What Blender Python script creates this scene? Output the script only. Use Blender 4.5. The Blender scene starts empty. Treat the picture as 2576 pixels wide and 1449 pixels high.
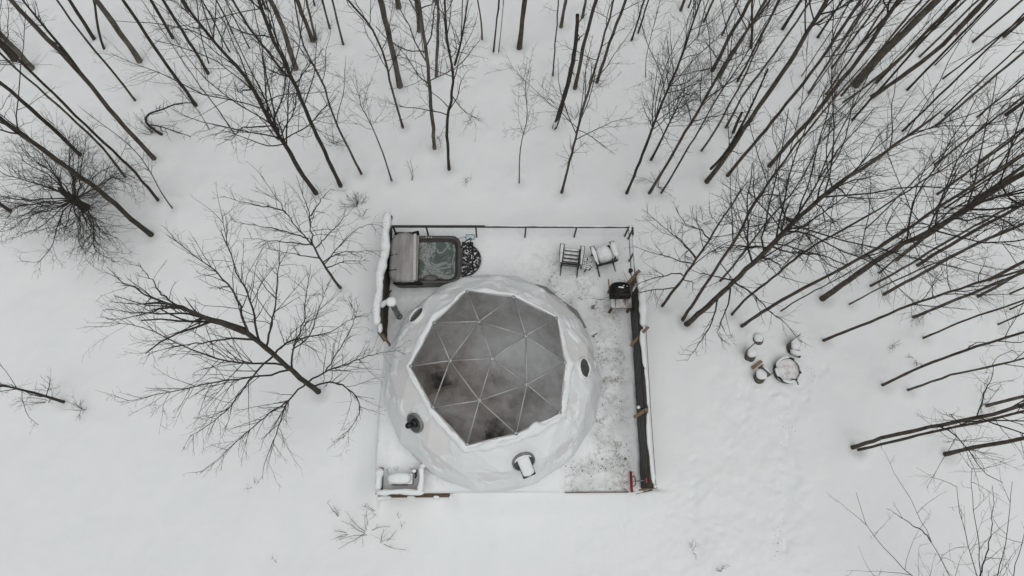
import bpy, bmesh, math, random
import numpy as np
from mathutils import Matrix, Vector
from mathutils.bvhtree import BVHTree

SC = bpy.context.scene
COL = SC.collection
rng = np.random.default_rng(7)
random.seed(7)

# ------------------------------------------------------------------ camera (drone, 22 m up, tilted 17.6 deg off straight down)
W, HH = 2576.0, 1449.0          # picture plane used for measuring the photograph
F, NX, NY, CAMZ = 1780.0, 1255.0, 1290.0, 22.0
_c = np.array([W / 2, HH / 2])
def _n(v):
    v = np.asarray(v, float)
    return v / np.linalg.norm(v)
_up = -_n([NX - _c[0], -(NY - _c[1]), -F])
_no = _n(np.array([0, 1.0, 0]) - _up[1] * _up)
RC = np.stack([np.cross(_no, _up), _no, _up])
CAM = np.array([0, 0, CAMZ])
cam = bpy.data.cameras.new('camera')
cam.sensor_width = 36.0
cam.lens = 36.0 * F / W
cam.clip_start, cam.clip_end = 0.1, 2000
cam_o = bpy.data.objects.new('camera', cam)
COL.objects.link(cam_o)
_m = Matrix([list(r) for r in RC]).to_4x4()
_m.translation = Vector((0, 0, CAMZ))
cam_o.matrix_world = _m
SC.camera = cam_o

def ray(x, y):
    return RC @ np.array([x - _c[0], -(y - _c[1]), -F])
def at(x, y, z=0.0):
    """ground-survey helper: the point of the place at height z that the photograph shows at (x, y)"""
    r = ray(x, y)
    return CAM + (z - CAMZ) / r[2] * r
def project(P):
    c = (np.asarray(P, float) - CAM) @ RC
    return np.stack([_c[0] + F * c[..., 0] / -c[..., 2], _c[1] - F * c[..., 1] / -c[..., 2]], -1)

# ------------------------------------------------------------------ overcast winter daylight
SUN_EL, SUN_AZ = math.radians(78), math.radians(150)
wd = bpy.data.worlds.new('World')
SC.world = wd
wd.use_nodes = True
nt = wd.node_tree
sky = nt.nodes.new('ShaderNodeTexSky')
sky.sky_type = 'NISHITA'
sky.sun_disc = False
sky.sun_elevation, sky.sun_rotation = SUN_EL, SUN_AZ
sky.air_density, sky.dust_density, sky.ozone_density = 1.0, 4.0, 1.0
hs = nt.nodes.new('ShaderNodeHueSaturation')       # cloud layer: almost no colour left in the sky
hs.inputs['Saturation'].default_value = 0.10
nt.links.new(sky.outputs[0], hs.inputs['Color'])
bg = nt.nodes['Background']
bg.inputs[1].default_value = 0.055
nt.links.new(hs.outputs[0], bg.inputs[0])
sl = bpy.data.lights.new('sun', 'SUN')
sl.energy = 1.5
sl.angle = math.radians(75)
sl.color = (1.0, 0.98, 0.955)
so = bpy.data.objects.new('sun', sl)
COL.objects.link(so)
_d = Vector((math.sin(SUN_AZ) * math.cos(SUN_EL), math.cos(SUN_AZ) * math.cos(SUN_EL), math.sin(SUN_EL)))
so.rotation_euler = _d.to_track_quat('Z', 'Y').to_euler()
SC.view_settings.view_transform = 'Standard'
SC.view_settings.look = 'None'
SC.view_settings.gamma = 1.0
SC.view_settings.exposure = -0.08

# ------------------------------------------------------------------ helpers
def fr(x):
    return x - np.floor(x)
def _h3(x, y, z, s):
    return fr(np.sin(x * 127.1 + y * 311.7 + z * 74.7 + s * 13.37) * 43758.5453)
def noise(p, s=0):
    p = np.asarray(p, float)
    i = np.floor(p)
    f = p - i
    f = f * f * (3 - 2 * f)
    x, y, z = i[..., 0], i[..., 1], i[..., 2]
    u, v, w = f[..., 0], f[..., 1], f[..., 2]
    def L(a, b, t):
        return a + (b - a) * t
    r = L(L(L(_h3(x, y, z, s), _h3(x + 1, y, z, s), u), L(_h3(x, y + 1, z, s), _h3(x + 1, y + 1, z, s), u), v),
          L(L(_h3(x, y, z + 1, s), _h3(x + 1, y, z + 1, s), u), L(_h3(x, y + 1, z + 1, s), _h3(x + 1, y + 1, z + 1, s), u), v), w)
    return r * 2 - 1
def fbm(p, s=0, o=4, g=.5):
    p = np.asarray(p, float)
    r, a = 0, 1.0
    for k in range(o):
        r = r + a * noise(p * 2 ** k, s + k)
        a *= g
    return r
def xy0(X, Y, k):
    return np.stack([X * k, Y * k, 0 * X], -1)
def sstep(a, b, x):
    t = np.clip((np.asarray(x, float) - a) / (b - a), 0, 1)
    return t * t * (3 - 2 * t)

ORG = {}
def raw(name, V, Fq, mat, smooth=True):
    V = np.ascontiguousarray(V, dtype=np.float32)
    me = bpy.data.meshes.new(name)
    if isinstance(Fq, np.ndarray):
        m, k = Fq.shape
        me.vertices.add(len(V)); me.vertices.foreach_set('co', V.ravel())
        me.loops.add(m * k); me.loops.foreach_set('vertex_index', np.ascontiguousarray(Fq, dtype=np.int32).ravel())
        me.polygons.add(m); me.polygons.foreach_set('loop_start', np.arange(0, m * k, k, dtype=np.int32))
        me.update(calc_edges=True)
    else:
        me.from_pydata(V.tolist(), [], Fq)
    if smooth:
        me.polygons.foreach_set('use_smooth', np.ones(len(me.polygons), dtype=bool))
    if mat:
        me.materials.append(mat)
    me.update()
    return me
def tag(o, label=None, cat=None, group=None, kind=None):
    if label: o['label'] = label
    if cat: o['category'] = cat
    if group: o['group'] = group
    if kind: o['kind'] = kind
    return o
def thing(name, loc, label, cat, group=None):
    o = bpy.data.objects.new(name, None)
    o.empty_display_size = .2
    COL.objects.link(o)
    o.location = Vector(loc)
    ORG[o] = np.array(loc, float)
    return tag(o, label, cat, group)
def part(name, V, Fq, mat, parent=None, smooth=True, label=None):
    """one mesh object; V in place coordinates, parent = thing or part"""
    og = ORG[parent] if parent is not None else np.zeros(3)
    o = bpy.data.objects.new(name, raw(name, np.asarray(V, float) - og, Fq, mat, smooth))
    COL.objects.link(o)
    if parent is not None:
        o.parent = parent
    ORG[o] = og
    if label: o['label'] = label
    return o

class MB:
    def __init__(s):
        s.V, s.F, s.n = [], [], 0
    def add(s, V, Fl):
        V = np.asarray(V, float)
        s.V.append(V)
        s.F += [tuple(int(i) + s.n for i in f) for f in Fl]
        s.n += len(V)
        return s
    def box(s, c, size, R=None, bev=.008):
        bm = bmesh.new()
        bmesh.ops.create_cube(bm, size=1)
        for v in bm.verts:
            v.co = Vector((v.co.x * size[0], v.co.y * size[1], v.co.z * size[2]))
        b = min(bev, min(size) * .3)
        if b > 0:
            bmesh.ops.bevel(bm, geom=bm.edges[:], offset=b, segments=1, affect='EDGES')
        V = np.array([v.co[:] for v in bm.verts])
        Fl = [[v.index for v in f.verts] for f in bm.faces]
        bm.free()
        if R is not None:
            V = V @ np.asarray(R).T
        return s.add(V + np.asarray(c, float), Fl)
    def bar(s, a, b, w, h, up=(0, 0, 1), bev=.006):
        """a board from a to b, w wide, h thick (along up)"""
        a, b = np.asarray(a, float), np.asarray(b, float)
        x = _n(b - a)
        y = np.cross(np.asarray(up, float), x)
        y = _n(y) if np.linalg.norm(y) > 1e-6 else _n(np.cross((0, 1, 0), x))
        z = np.cross(x, y)
        return s.box((a + b) / 2, (np.linalg.norm(b - a), w, h), np.stack([x, y, z], 1), bev)
    def tube(s, P, r, k=8):
        P = np.asarray(P, float)
        r = np.broadcast_to(np.asarray(r, float), (len(P),))
        V, Fq = tubes(P[None], r[None], k)
        n = len(P)
        Fl = [tuple(f) for f in Fq] + [tuple(range(k))[::-1], tuple(range((n - 1) * k, n * k))]
        return s.add(V, Fl)
    def prism(s, poly, z0, z1, M=None):
        n = len(poly)
        V = [(x, y, z0) for x, y in poly] + [(x, y, z1) for x, y in poly]
        Fl = [tuple(range(n))[::-1], tuple(range(n, 2 * n))] + [(i, (i + 1) % n, n + (i + 1) % n, n + i) for i in range(n)]
        V = np.array(V, float)
        if M is not None:
            V = V @ M[0].T + M[1]
        return s.add(V, Fl)
    def lathe(s, prof, c, k=24, R=None):
        """prof: (radius, height) pairs, closed at the ends"""
        V, Fl = [], []
        for r, z in prof:
            for i in range(k):
                a = 2 * math.pi * i / k
                V.append((r * math.cos(a), r * math.sin(a), z))
        for j in range(len(prof) - 1):
            for i in range(k):
                q = (i + 1) % k
                Fl.append((j * k + i, j * k + q, (j + 1) * k + q, (j + 1) * k + i))
        Fl += [tuple(range(k))[::-1], tuple(range((len(prof) - 1) * k, len(prof) * k))]
        V = np.array(V)
        if R is not None:
            V = V @ np.asarray(R).T
        return s.add(V + np.asarray(c, float), Fl)
    def ridge(s, P, w, h, m=9, seed=0, nz=.18, close=False, side=None, ends=3):
        """a lumpy snow roll lying along P (its base line); w half width, h height"""
        P = np.asarray(P, float)
        n = len(P)
        w = np.broadcast_to(np.asarray(w, float), (n,)).copy()
        h = np.broadcast_to(np.asarray(h, float), (n,)).copy()
        w *= 1 + nz * 1.4 * fbm(P * 3.1, seed, 3)
        h *= 1 + nz * 1.8 * fbm(P * 2.3, seed + 9, 3)
        if not close:
            for i in range(min(ends, n // 2)):
                q = math.sqrt(1 - (1 - i / ends) ** 2) * .95 + .05
                for j in (i, n - 1 - i):
                    w[j] *= q; h[j] *= q
        T = np.gradient(P, axis=0) if not close else np.roll(P, -1, 0) - np.roll(P, 1, 0)
        T /= np.linalg.norm(T, axis=1)[:, None] + 1e-9
        U = np.array([0, 0, 1.0]) if side is None else side
        U = np.broadcast_to(U, (n, 3))
        S = np.cross(T, U); S /= np.linalg.norm(S, axis=1)[:, None] + 1e-9
        V = []
        for j in range(m):
            a = math.pi * j / (m - 1)
            ca, sa = math.cos(a), math.sin(a)
            x = math.copysign(abs(ca) ** .75, ca)
            z = abs(sa) ** .8
            jit = 1 + nz * .5 * noise(P * 9 + j * 1.7, seed + 3)
            V.append(P + S * (w * x * jit)[:, None] + U * (h * z * jit)[:, None])
        V = np.stack(V, 1).reshape(-1, 3)
        Fl = []
        for i in range(n if close else n - 1):
            i2 = (i + 1) % n
            for j in range(m):
                j2 = (j + 1) % m
                Fl.append((i * m + j, i * m + j2, i2 * m + j2, i2 * m + j))
        if not close:
            Fl += [tuple(range(m))[::-1], tuple((n - 1) * m + j for j in range(m))]
        return s.add(V, Fl)
    def mound(s, c, rx, ry, h, seed=0, rot=0, n=14, p=2.6, nz=.12):
        """rounded pillow of snow on a flat thing"""
        V, Fl = [], []
        k = 28
        cr, sr = math.cos(rot), math.sin(rot)
        for j in range(n):
            t = j / (n - 1)
            rr = math.sin(t * math.pi / 2) ** .8
            z = (1 - rr ** p) ** (1 / p) if rr < 1 else 0
            for i in range(k):
                a = 2 * math.pi * i / k
                ca, sa = math.cos(a), math.sin(a)
                x = rx * rr * math.copysign(abs(ca) ** .8, ca)
                y = ry * rr * math.copysign(abs(sa) ** .8, sa)
                V.append((x * cr - y * sr, x * sr + y * cr, z * h))
        V = np.array(V) + np.asarray(c, float)
        d = fbm(V * 4.2, seed, 3)
        V[:, 2] += nz * h * 1.5 * d * (V[:, 2] > c[2] + .01)
        V[:, :2] += (nz * .5 * max(rx, ry) * noise(V * 3.3, seed + 5))[:, None] * _rad(V[:, :2] - np.asarray(c[:2]))
        for j in range(n - 1):
            for i in range(k):
                q = (i + 1) % k
                Fl.append((j * k + i, (j + 1) * k + i, (j + 1) * k + q, j * k + q))
        Fl.append(tuple(range((n - 1) * k, n * k))[::-1])
        return s.add(V, Fl)
    def out(s, name, mat, parent=None, smooth=False, label=None):
        return part(name, np.concatenate(s.V), s.F, mat, parent, smooth, label)
def _rad(d):
    return d / (np.linalg.norm(d, axis=1)[:, None] + 1e-6)

def tubes(P, r, k=3):
    """P (n,m,3) polylines, r (n,m) radii -> verts, quads of all tubes"""
    n, m, _ = P.shape
    T = np.gradient(P, axis=1)
    T /= np.linalg.norm(T, axis=2, keepdims=True) + 1e-9
    ref = np.where(np.abs(T[:, :1, 2:3]) > .8, np.array([1.0, 0, 0]), np.array([0, 0, 1.0]))
    A = np.cross(T, np.broadcast_to(ref, T.shape))
    A /= np.linalg.norm(A, axis=2, keepdims=True) + 1e-9
    B = np.cross(T, A)
    a = np.arange(k) * 2 * math.pi / k
    V = P[:, :, None] + r[:, :, None, None] * (A[:, :, None] * np.cos(a)[:, None] + B[:, :, None] * np.sin(a)[:, None])
    V = V.reshape(-1, 3)
    b = (np.arange(n)[:, None, None] * m + np.arange(m - 1)[None, :, None]) * k
    j = np.arange(k)[None, None]
    j2 = (j + 1) % k
    Fq = np.stack([b + j, b + j2, b + k + j2, b + k + j], -1).reshape(-1, 4)
    return V, Fq

# ------------------------------------------------------------------ materials
def mat(name, c1, c2=None, scale=6.0, rough=.7, bump=0.0, bscale=None, spec=.3, stretch=None, metal=0.0, lo=.35, hi=.65, detail=5, dist=.02):
    m = bpy.data.materials.new(name)
    m.use_nodes = True
    t = m.node_tree
    b = t.nodes['Principled BSDF']
    b.inputs['Base Color'].default_value = (*c1, 1)
    b.inputs['Roughness'].default_value = rough
    b.inputs['Specular IOR Level'].default_value = spec
    b.inputs['Metallic'].default_value = metal
    if c2 is None and not bump:
        return m
    co = t.nodes.new('ShaderNodeTexCoord')
    mp = t.nodes.new('ShaderNodeMapping')
    if stretch: mp.inputs['Scale'].default_value = stretch
    t.links.new(co.outputs['Object'], mp.inputs[0])
    if c2 is not None:
        nz = t.nodes.new('ShaderNodeTexNoise')
        nz.inputs['Scale'].default_value = scale
        nz.inputs['Detail'].default_value = detail
        nz.inputs['Roughness'].default_value = .6
        rp = t.nodes.new('ShaderNodeValToRGB')
        rp.color_ramp.elements[0].position, rp.color_ramp.elements[1].position = lo, hi
        rp.color_ramp.elements[0].color = (*c1, 1)
        rp.color_ramp.elements[1].color = (*c2, 1)
        t.links.new(mp.outputs[0], nz.inputs[0])
        t.links.new(nz.outputs[0], rp.inputs[0])
        t.links.new(rp.outputs[0], b.inputs['Base Color'])
    if bump:
        n2 = t.nodes.new('ShaderNodeTexNoise')
        n2.inputs['Scale'].default_value = bscale or scale * 3
        n2.inputs['Detail'].default_value = 6
        bp = t.nodes.new('ShaderNodeBump')
        bp.inputs['Strength'].default_value = bump
        bp.inputs['Distance'].default_value = dist
        t.links.new(mp.outputs[0], n2.inputs[0])
        t.links.new(n2.outputs[0], bp.inputs['Height'])
        t.links.new(bp.outputs[0], b.inputs['Normal'])
    return m
SNOW = mat('snow', (.800, .838, .846), (.822, .856, .862), 1.3, .75, .22, 26, .15)
M_ICE = mat('snow_film', (.70, .715, .72), (.80, .81, .815), 2.2, .6, .2, 30, .25)
FABRIC = mat('dome_fabric', (.745, .752, .750), (.785, .790, .788), 1.1, .55, .06, 40, .3)
BARK = [mat('bark_dark', (.040, .034, .028), (.095, .080, .064), 9, .9, .6, 22, .15, (1, 1, .35)),
        mat('bark_brown', (.066, .053, .041), (.155, .128, .102), 9, .9, .6, 22, .15, (1, 1, .35)),
        mat('bark_grey', (.085, .073, .060), (.20, .178, .152), 7, .9, .6, 20, .15, (1, 1, .35))]
TWIG = mat('twig_bark', (.034, .031, .028), (.074, .065, .057), 3, .85, 0, None, .2)
TWIG2 = mat('sapling_bark', (.050, .045, .040), (.10, .088, .075), 3, .85, 0, None, .2)
WEED = mat('dry_stem', (.10, .075, .055), (.17, .13, .10), 5, .9)
BLACK = mat('black_metal', (.012, .013, .013), (.022, .023, .023), 8, .45, 0, None, .4)
BLKCLOTH = mat('black_vinyl', (.008, .008, .008), (.016, .016, .016), 5, .65, .3, 12, .2)
STEEL = mat('strut_steel', (.37, .38, .38), (.48, .49, .49), 14, .5, 0, None, .5, metal=.35)
GALV = mat('galvanised_pipe', (.20, .205, .205), (.36, .365, .36), 9, .35, 0, None, .5, metal=.8)
WOOD = mat('raw_pine', (.22, .145, .085), (.34, .24, .155), 5, .75, .2, 30, .2, (1, 6, 6))
WOODG = mat('weathered_wood', (.105, .09, .075), (.21, .185, .16), 5, .85, .3, 25, .2, (1, 5, 5))
WOODB = mat('brown_stained_wood', (.085, .055, .04), (.17, .115, .085), 5, .8, .3, 25, .2, (1, 5, 5))
SIDING = mat('charcoal_siding', (.020, .021, .020), (.042, .042, .039), 3, .5, .15, 60, .4, (1, .3, 1))
FLOOR = mat('dome_floor_wood', (.055, .034, .024), (.13, .085, .06), 3, .5, 0, None, .3, (1, 8, 1))
GREY = mat('grey_plastic', (.075, .073, .07), (.12, .117, .112), 6, .5, .1, 20, .35)
LIGHTG = mat('pale_cover_edge', (.42, .41, .395), (.52, .51, .49), 5, .6, .1, 30, .3)
RED = mat('red_plastic', (.30, .008, .012), (.46, .014, .018), 8, .4, 0, None, .5)
BLUE = mat('blue_plastic', (.03, .12, .16), (.05, .17, .22), 8, .5)
WHITE = mat('white_plastic', (.72, .72, .70), None, rough=.4)
CEDAR = mat('fence_board', (.03, .026, .022), (.07, .058, .048), 4, .8, .3, 20, .2, (1, .4, 4))
# ------------------------------------------------------------------ the lie of the land
DX0, DX1, DY0, DY1, DZ = -3.56, 4.30, .58, 8.98, .30       # deck
DC = np.array([-.177, 3.846, .55]); DR = 3.25; DYAW = .640   # geodesic dome
TILES = dict(a=(0, 0), b=(1024, 0), c=(2048, 0), d=(3072, 0), e=(0, 768), g=(2500, 700), h=(3072, 768), k=(3072, 1536), s=(0, 1536), t=(1024, 1536))
def px(tile, x, y):
    if tile == 'D': return (x, y)
    if tile == 'n': return ((700 + x * .552) * .6289, (700 + y * .552) * .6289)
    ox, oy = TILES[tile]
    return ((ox + x * .53) * .6289, (oy + y * .53) * .6289)

# trees: tile, points up the trunk (first = foot), trunk width, options
TREES = [
 ('a', [(1155,1190),(830,840),(640,580),(330,270),(90,10)], 36, dict(b=1, H=15, fork=[(600,540),(500,400),(340,210),(170,0)])),
 ('a', [(1475,790),(1240,470),(1150,330),(930,0)], 28, dict(b=0, H=13)),
 ('a', [(1050,460),(970,330),(880,210),(730,0)], 42, dict(b=2, H=15)),
 ('a', [(1015,755),(850,540),(640,300),(430,0)], 17, dict(b=1, H=10)),
 ('a', [(600,1170),(420,985),(180,775),(0,620)], 29, dict(b=0, H=13)),
 ('a', [(940,1335),(840,1210),(820,1150),(700,1040),(380,740),(80,480),(0,400)], 19, dict(b=1, H=10)),
 ('D', [(397,505),(350,444),(277,373),(150,253),(57,157)], 22, dict(b=0, H=12)),
 ('D', [(377,587),(330,552),(265,490),(165,420),(40,327),(0,297)], 40, dict(b=0, H=13, nb=24)),
 ('D', [(432,524),(408,490),(378,430),(358,403),(317,350),(250,310)], 11, dict(b=2, H=6)),
 ('a', [(235,510),(120,380),(0,250)], 38, dict(b=2, H=14)),
 ('a', [(105,435),(50,370),(0,320)], 52, dict(b=0, H=14)),
 ('a', [(710,300),(620,150),(520,0)], 26, dict(b=0, H=12)),
 ('a', [(780,375),(745,290),(735,180),(720,0)], 17, dict(b=0, H=9)),
 ('a', [(1300,285),(1220,140),(1140,0)], 23, dict(b=0, H=12)),
 ('a', [(1560,540),(1400,270),(1230,0)], 25, dict(b=0, H=12)),
 ('a', [(1415,80),(1375,0)], 26, dict(b=2, H=13)),
 ('a', [(1765,1005),(1620,790),(1500,640),(1380,460),(1270,300),(1170,150)], 11, dict(b=2, H=7)),
 ('a', [(1730,390),(1640,220),(1525,0)], 12, dict(b=0, H=9)),
 ('a', [(1750,245),(1700,120),(1630,0)], 12, dict(b=0, H=9)),
 ('a', [(1880,360),(1790,180),(1700,0)], 10, dict(b=0, H=8)),
 ('a', [(1565,470),(1535,350),(1490,200),(1500,50)], 10, dict(b=0, H=5)),
 ('a', [(1570,970),(1530,880),(1470,800),(1400,730)], 7, dict(b=1, H=2.6)),
 ('b', [(445,1440),(370,1350),(310,1250),(200,1050),(110,940),(20,740),(-70,580),(-230,420)], 40, dict(b=0, H=9.5, cb=.25, nb=36, rad=2.6)),
 ('b', [(630,1385),(440,980),(290,620),(150,350),(30,30)], 34, dict(b=0, H=13, cb=.3, nb=30)),
 ('b', [(790,1295),(640,1010),(560,820),(520,650),(430,480),(340,330),(300,0)], 19, dict(b=1, H=10, cb=.25)),
 ('b', [(1020,1350),(950,1130),(840,870),(755,770),(740,720),(790,650)], 15, dict(b=2, H=3.4, cb=.5, rad=1.3)),
 ('b', [(1105,945),(1030,690),(1000,530),(950,370),(870,180),(690,10)], 21, dict(b=1, H=9, cb=.2, rad=2.0)),
 ('b', [(1080,630),(1030,370),(980,150),(940,0)], 48, dict(b=2, H=15)),
 ('b', [(1345,1110),(1320,770),(1300,500),(1270,280),(1230,0)], 34, dict(b=2, H=12, cb=.25, nb=24, rad=2.2)),
 ('b', [(1455,1265),(1435,950),(1490,650),(1500,490),(1450,430),(1440,240),(1430,0)], 28, dict(b=0, H=10, cb=.25, rad=2.3, fork=[(1500,490),(1540,350),(1560,250),(1600,0)])),
 ('b', [(1355,555),(1370,300),(1380,0)], 27, dict(b=2, H=12)),
 ('b', [(1225,215),(1215,0)], 30, dict(b=2, H=14)),
 ('b', [(1075,45),(1070,0)], 42, dict(b=2, H=14)),
 ('b', [(295,510),(200,200),(110,0)], 40, dict(b=2, H=15)),
 ('b', [(205,545),(100,390),(0,290),(-180,0)], 20, dict(b=1, H=12)),
 ('b', [(420,290),(310,0)], 34, dict(b=1, H=14)),
 ('b', [(440,275),(410,130),(385,0)], 21, dict(b=2, H=10)),
 ('b', [(550,200),(500,0)], 17, dict(b=1, H=10)),
 ('b', [(650,315),(575,0)], 17, dict(b=1, H=10)),
 ('b', [(440,35),(435,0)], 12, dict(b=1, H=8)),
 ('b', [(70,60),(50,0)], 18, dict(b=0, H=11)),
 ('b', [(1705,280),(1710,200),(1680,50)], 14, dict(b=1, H=7)),
 ('b', [(1790,370),(1835,0)], 15, dict(b=0, H=9)),
 ('b', [(1830,370),(1870,0)], 8, dict(b=1, H=6)),
 ('b', [(1545,250),(1560,0)], 10, dict(b=1, H=8)),
 ('b', [(1260,385),(1240,200)], 7, dict(b=1, H=4)),
 ('c', [(55,350),(75,180),(100,0)], 43, dict(b=1, H=15, cb=.3)),
 ('c', [(310,565),(330,280),(350,0)], 13, dict(b=1, H=9)),
 ('c', [(370,200),(405,0)], 28, dict(b=2, H=13)),
 ('c', [(530,140),(555,0)], 24, dict(b=2, H=12)),
 ('c', [(475,665),(540,350),(600,80),(640,0)], 33, dict(b=1, H=13, cb=.4)),
 ('c', [(640,620),(740,310),(860,0)], 26, dict(b=1, H=12, cb=.4)),
 ('c', [(375,1449),(440,1200),(490,1000),(530,830),(600,610),(640,480),(770,0)], 25, dict(b=1, H=10.5, cb=.15, nb=26, rad=2.2)),
 ('c', [(55,1370),(60,1090),(130,880),(80,650),(120,540)], 12, dict(b=2, H=5.2, cb=.35, rad=1.4)),
 ('c', [(900,310),(1000,0)], 15, dict(b=0, H=10)),
 ('c', [(950,255),(1030,0)], 14, dict(b=0, H=10)),
 ('c', [(1275,75),(1300,0)], 24, dict(b=2, H=12)),
 ('c', [(1335,50),(1350,0)], 12, dict(b=0, H=8)),
 ('c', [(870,1449),(1000,1130),(1100,850),(1190,650),(1270,450),(1340,270),(1400,60)], 26, dict(b=0, H=10, cb=.3, nb=36, rad=2.2)),
 ('c', [(1040,1449),(1180,1220),(1310,990),(1400,860),(1480,690),(1560,560),(1730,290),(1900,60)], 26, dict(b=1, H=12, cb=.25, nb=26)),
 ('c', [(1130,1449),(1280,1200),(1440,940),(1530,750),(1620,640)], 17, dict(b=1, H=8, cb=.4)),
 ('c', [(1050,1200),(1140,1040),(1190,900),(1240,830)], 24, dict(b=0, H=4.4, cb=.5, nb=30, rad=1.9, up=.1)),
 ('c', [(1435,1125),(1530,1000),(1660,760),(1830,420),(1850,350)], 17, dict(b=2, H=9)),
 ('c', [(1475,1360),(1620,1180),(1740,980),(1932,720)], 40, dict(b=1, H=15, nb=26, fork=[(1500,1275),(1545,1240),(1640,1120),(1790,840),(1932,520)])),
 ('c', [(1635,1310),(1932,960),(2150,690),(2350,430),(2630,0)], 29, dict(b=1, H=13)),
 ('c', [(1510,540),(1650,260),(1800,0)], 31, dict(b=1, H=14, nb=26)),
 ('c', [(1560,590),(1730,300),(1910,20)], 23, dict(b=2, H=12)),
 ('c', [(1625,945),(1740,720),(1932,470)], 19, dict(b=2, H=11)),
 ('c', [(1455,145),(1520,0)], 17, dict(b=1, H=10)),
 ('c', [(1405,280),(1440,120),(1480,0)], 10, dict(b=1, H=7)),
 ('c', [(1015,580),(1000,480),(1030,330),(1080,150)], 7, dict(b=1, H=4)),
 ('c', [(1820,350),(1800,280),(1830,200),(1800,80)], 20, dict(b=0, H=6, cb=.5, nb=20)),
 ('d', [(20,1240),(190,1040),(370,850),(520,640),(720,420),(870,170),(980,0)], 36, dict(b=1, H=15, nb=28)),
 ('d', [(240,815),(420,560),(640,250)], 10, dict(b=2, H=8)),
 ('d', [(315,695),(500,400),(760,0)], 16, dict(b=2, H=11)),
 ('d', [(450,700),(600,480),(880,60)], 16, dict(b=1, H=11)),
 ('d', [(665,635),(900,370),(1280,0)], 54, dict(b=2, H=16, nb=26)),
 ('d', [(785,725),(1080,530),(1330,330),(1640,0)], 33, dict(b=1, H=14)),
 ('d', [(815,625),(1060,380),(1430,0)], 23, dict(b=1, H=12)),
 ('d', [(570,760),(800,610),(1000,440),(1300,180)], 14, dict(b=2, H=10)),
 ('d', [(430,920),(700,680),(1000,430)], 9, dict(b=0, H=8)),
 ('d', [(560,715),(760,480),(1000,230)], 16, dict(b=1, H=11)),
 ('d', [(1330,580),(1600,380),(1932,130)], 13, dict(b=1, H=10)),
 ('d', [(1790,265),(1932,150)], 21, dict(b=1, H=12)),
 ('d', [(1815,850),(1932,770)], 26, dict(b=0, H=12, nb=26)),
 ('d', [(380,275),(560,0)], 17, dict(b=0, H=11)),
 ('d', [(265,560),(480,230),(620,20)], 9, dict(b=2, H=8)),
 ('d', [(120,200),(210,60),(250,0)], 22, dict(b=0, H=12, nb=26)),
 ('d', [(700,330),(860,160),(1000,10)], 18, dict(b=0, H=11)),
 ('d', [(1150,420),(1400,180),(1580,10)], 15, dict(b=2, H=11)),
 ('d', [(1560,300),(1750,140),(1900,20)], 16, dict(b=1, H=11)),
 ('g', [(285,985),(430,790),(540,630),(640,490),(850,150)], 27, dict(b=1, H=9, cb=.22, nb=14, rad=2.0, limbs='r1')),
 ('g', [(440,1090),(560,900),(760,600),(890,400),(960,230),(1100,30)], 28, dict(b=1, H=11, cb=.35, nb=20, rad=2.2)),
 ('g', [(470,1125),(700,920),(930,700),(1100,540),(1260,370),(1450,190),(1710,0),(1960,-160)], 48, dict(b=1, H=13.5, cb=.3, nb=30, rad=3.2, limbs='r2')),
 ('g', [(725,795),(880,610),(1000,440),(1150,260)], 18, dict(b=2, H=8, cb=.3)),
 ('g', [(810,1055),(880,960),(1150,750),(1300,610),(1500,490),(1932,250)], 21, dict(b=1, H=10, cb=.3)),
 ('g', [(880,1140),(1180,940),(1400,830),(1700,670),(1932,540)], 30, dict(b=1, H=12, cb=.4, nb=24)),
 ('g', [(1185,1020),(1340,920),(1480,850),(1700,730)], 13, dict(b=2, H=7, cb=.3)),
 ('h', [(420,800),(850,500),(1000,400),(1300,260),(1600,60),(1900,-130)], 44, dict(b=1, H=13.5, cb=.3, nb=34, rad=3.0)),
 ('h', [(425,1115),(820,960),(1020,870),(1300,780),(1550,690),(1932,590)], 22, dict(b=1, H=11, cb=.35)),
 ('h', [(780,705),(1050,560),(1250,430),(1932,60)], 19, dict(b=2, H=11)),
 ('h', [(625,840),(850,720),(1200,560),(1700,330)], 13, dict(b=2, H=9)),
 ('h', [(885,765),(1300,540),(1500,420),(1932,240)], 25, dict(b=2, H=12)),
 ('h', [(1145,545),(1400,380),(1932,90)], 27, dict(b=1, H=13)),
 ('h', [(850,610),(960,500),(1130,390)], 15, dict(b=2, H=9)),
 ('h', [(985,505),(1180,340)], 30, dict(b=2, H=13)),
 ('h', [(1120,935),(1380,830),(1750,680),(1932,610)], 23, dict(b=2, H=12)),
 ('h', [(1190,1095),(1500,960),(1932,820)], 15, dict(b=1, H=10)),
 ('h', [(1610,780),(1780,680),(1932,600)], 22, dict(b=2, H=12)),
 ('h', [(1700,650),(1932,520)], 26, dict(b=1, H=13)),
 ('h', [(1765,990),(1932,910)], 13, dict(b=1, H=9)),
 ('h', [(1845,760),(1932,720)], 13, dict(b=1, H=9)),
 ('h', [(1845,880),(1932,835)], 12, dict(b=0, H=8)),
 ('h', [(755,265),(900,130),(1010,0)], 11, dict(b=2, H=8)),
 ('D', [(2225,968),(2285,937),(2385,896),(2469,867),(2576,836)], 21, dict(b=1, H=11, cb=.3)),
 ('D', [(2290,980),(2375,948),(2492,921),(2576,902)], 17, dict(b=2, H=10, cb=.3)),
 ('k', [(650,480),(880,400),(1300,310),(1600,250),(1932,160)], 32, dict(b=1, H=12, cb=.22, nb=24, rad=2.4)),
 ('k', [(700,495),(960,430),(1200,370),(1600,290),(1932,200)], 21, dict(b=1, H=11, cb=.25, nb=18)),
 ('k', [(1350,530),(1600,470),(1932,410)], 31, dict(b=1, H=13, cb=.4)),
 ('k', [(1670,160),(1932,90)], 23, dict(b=2, H=12)),
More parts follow.
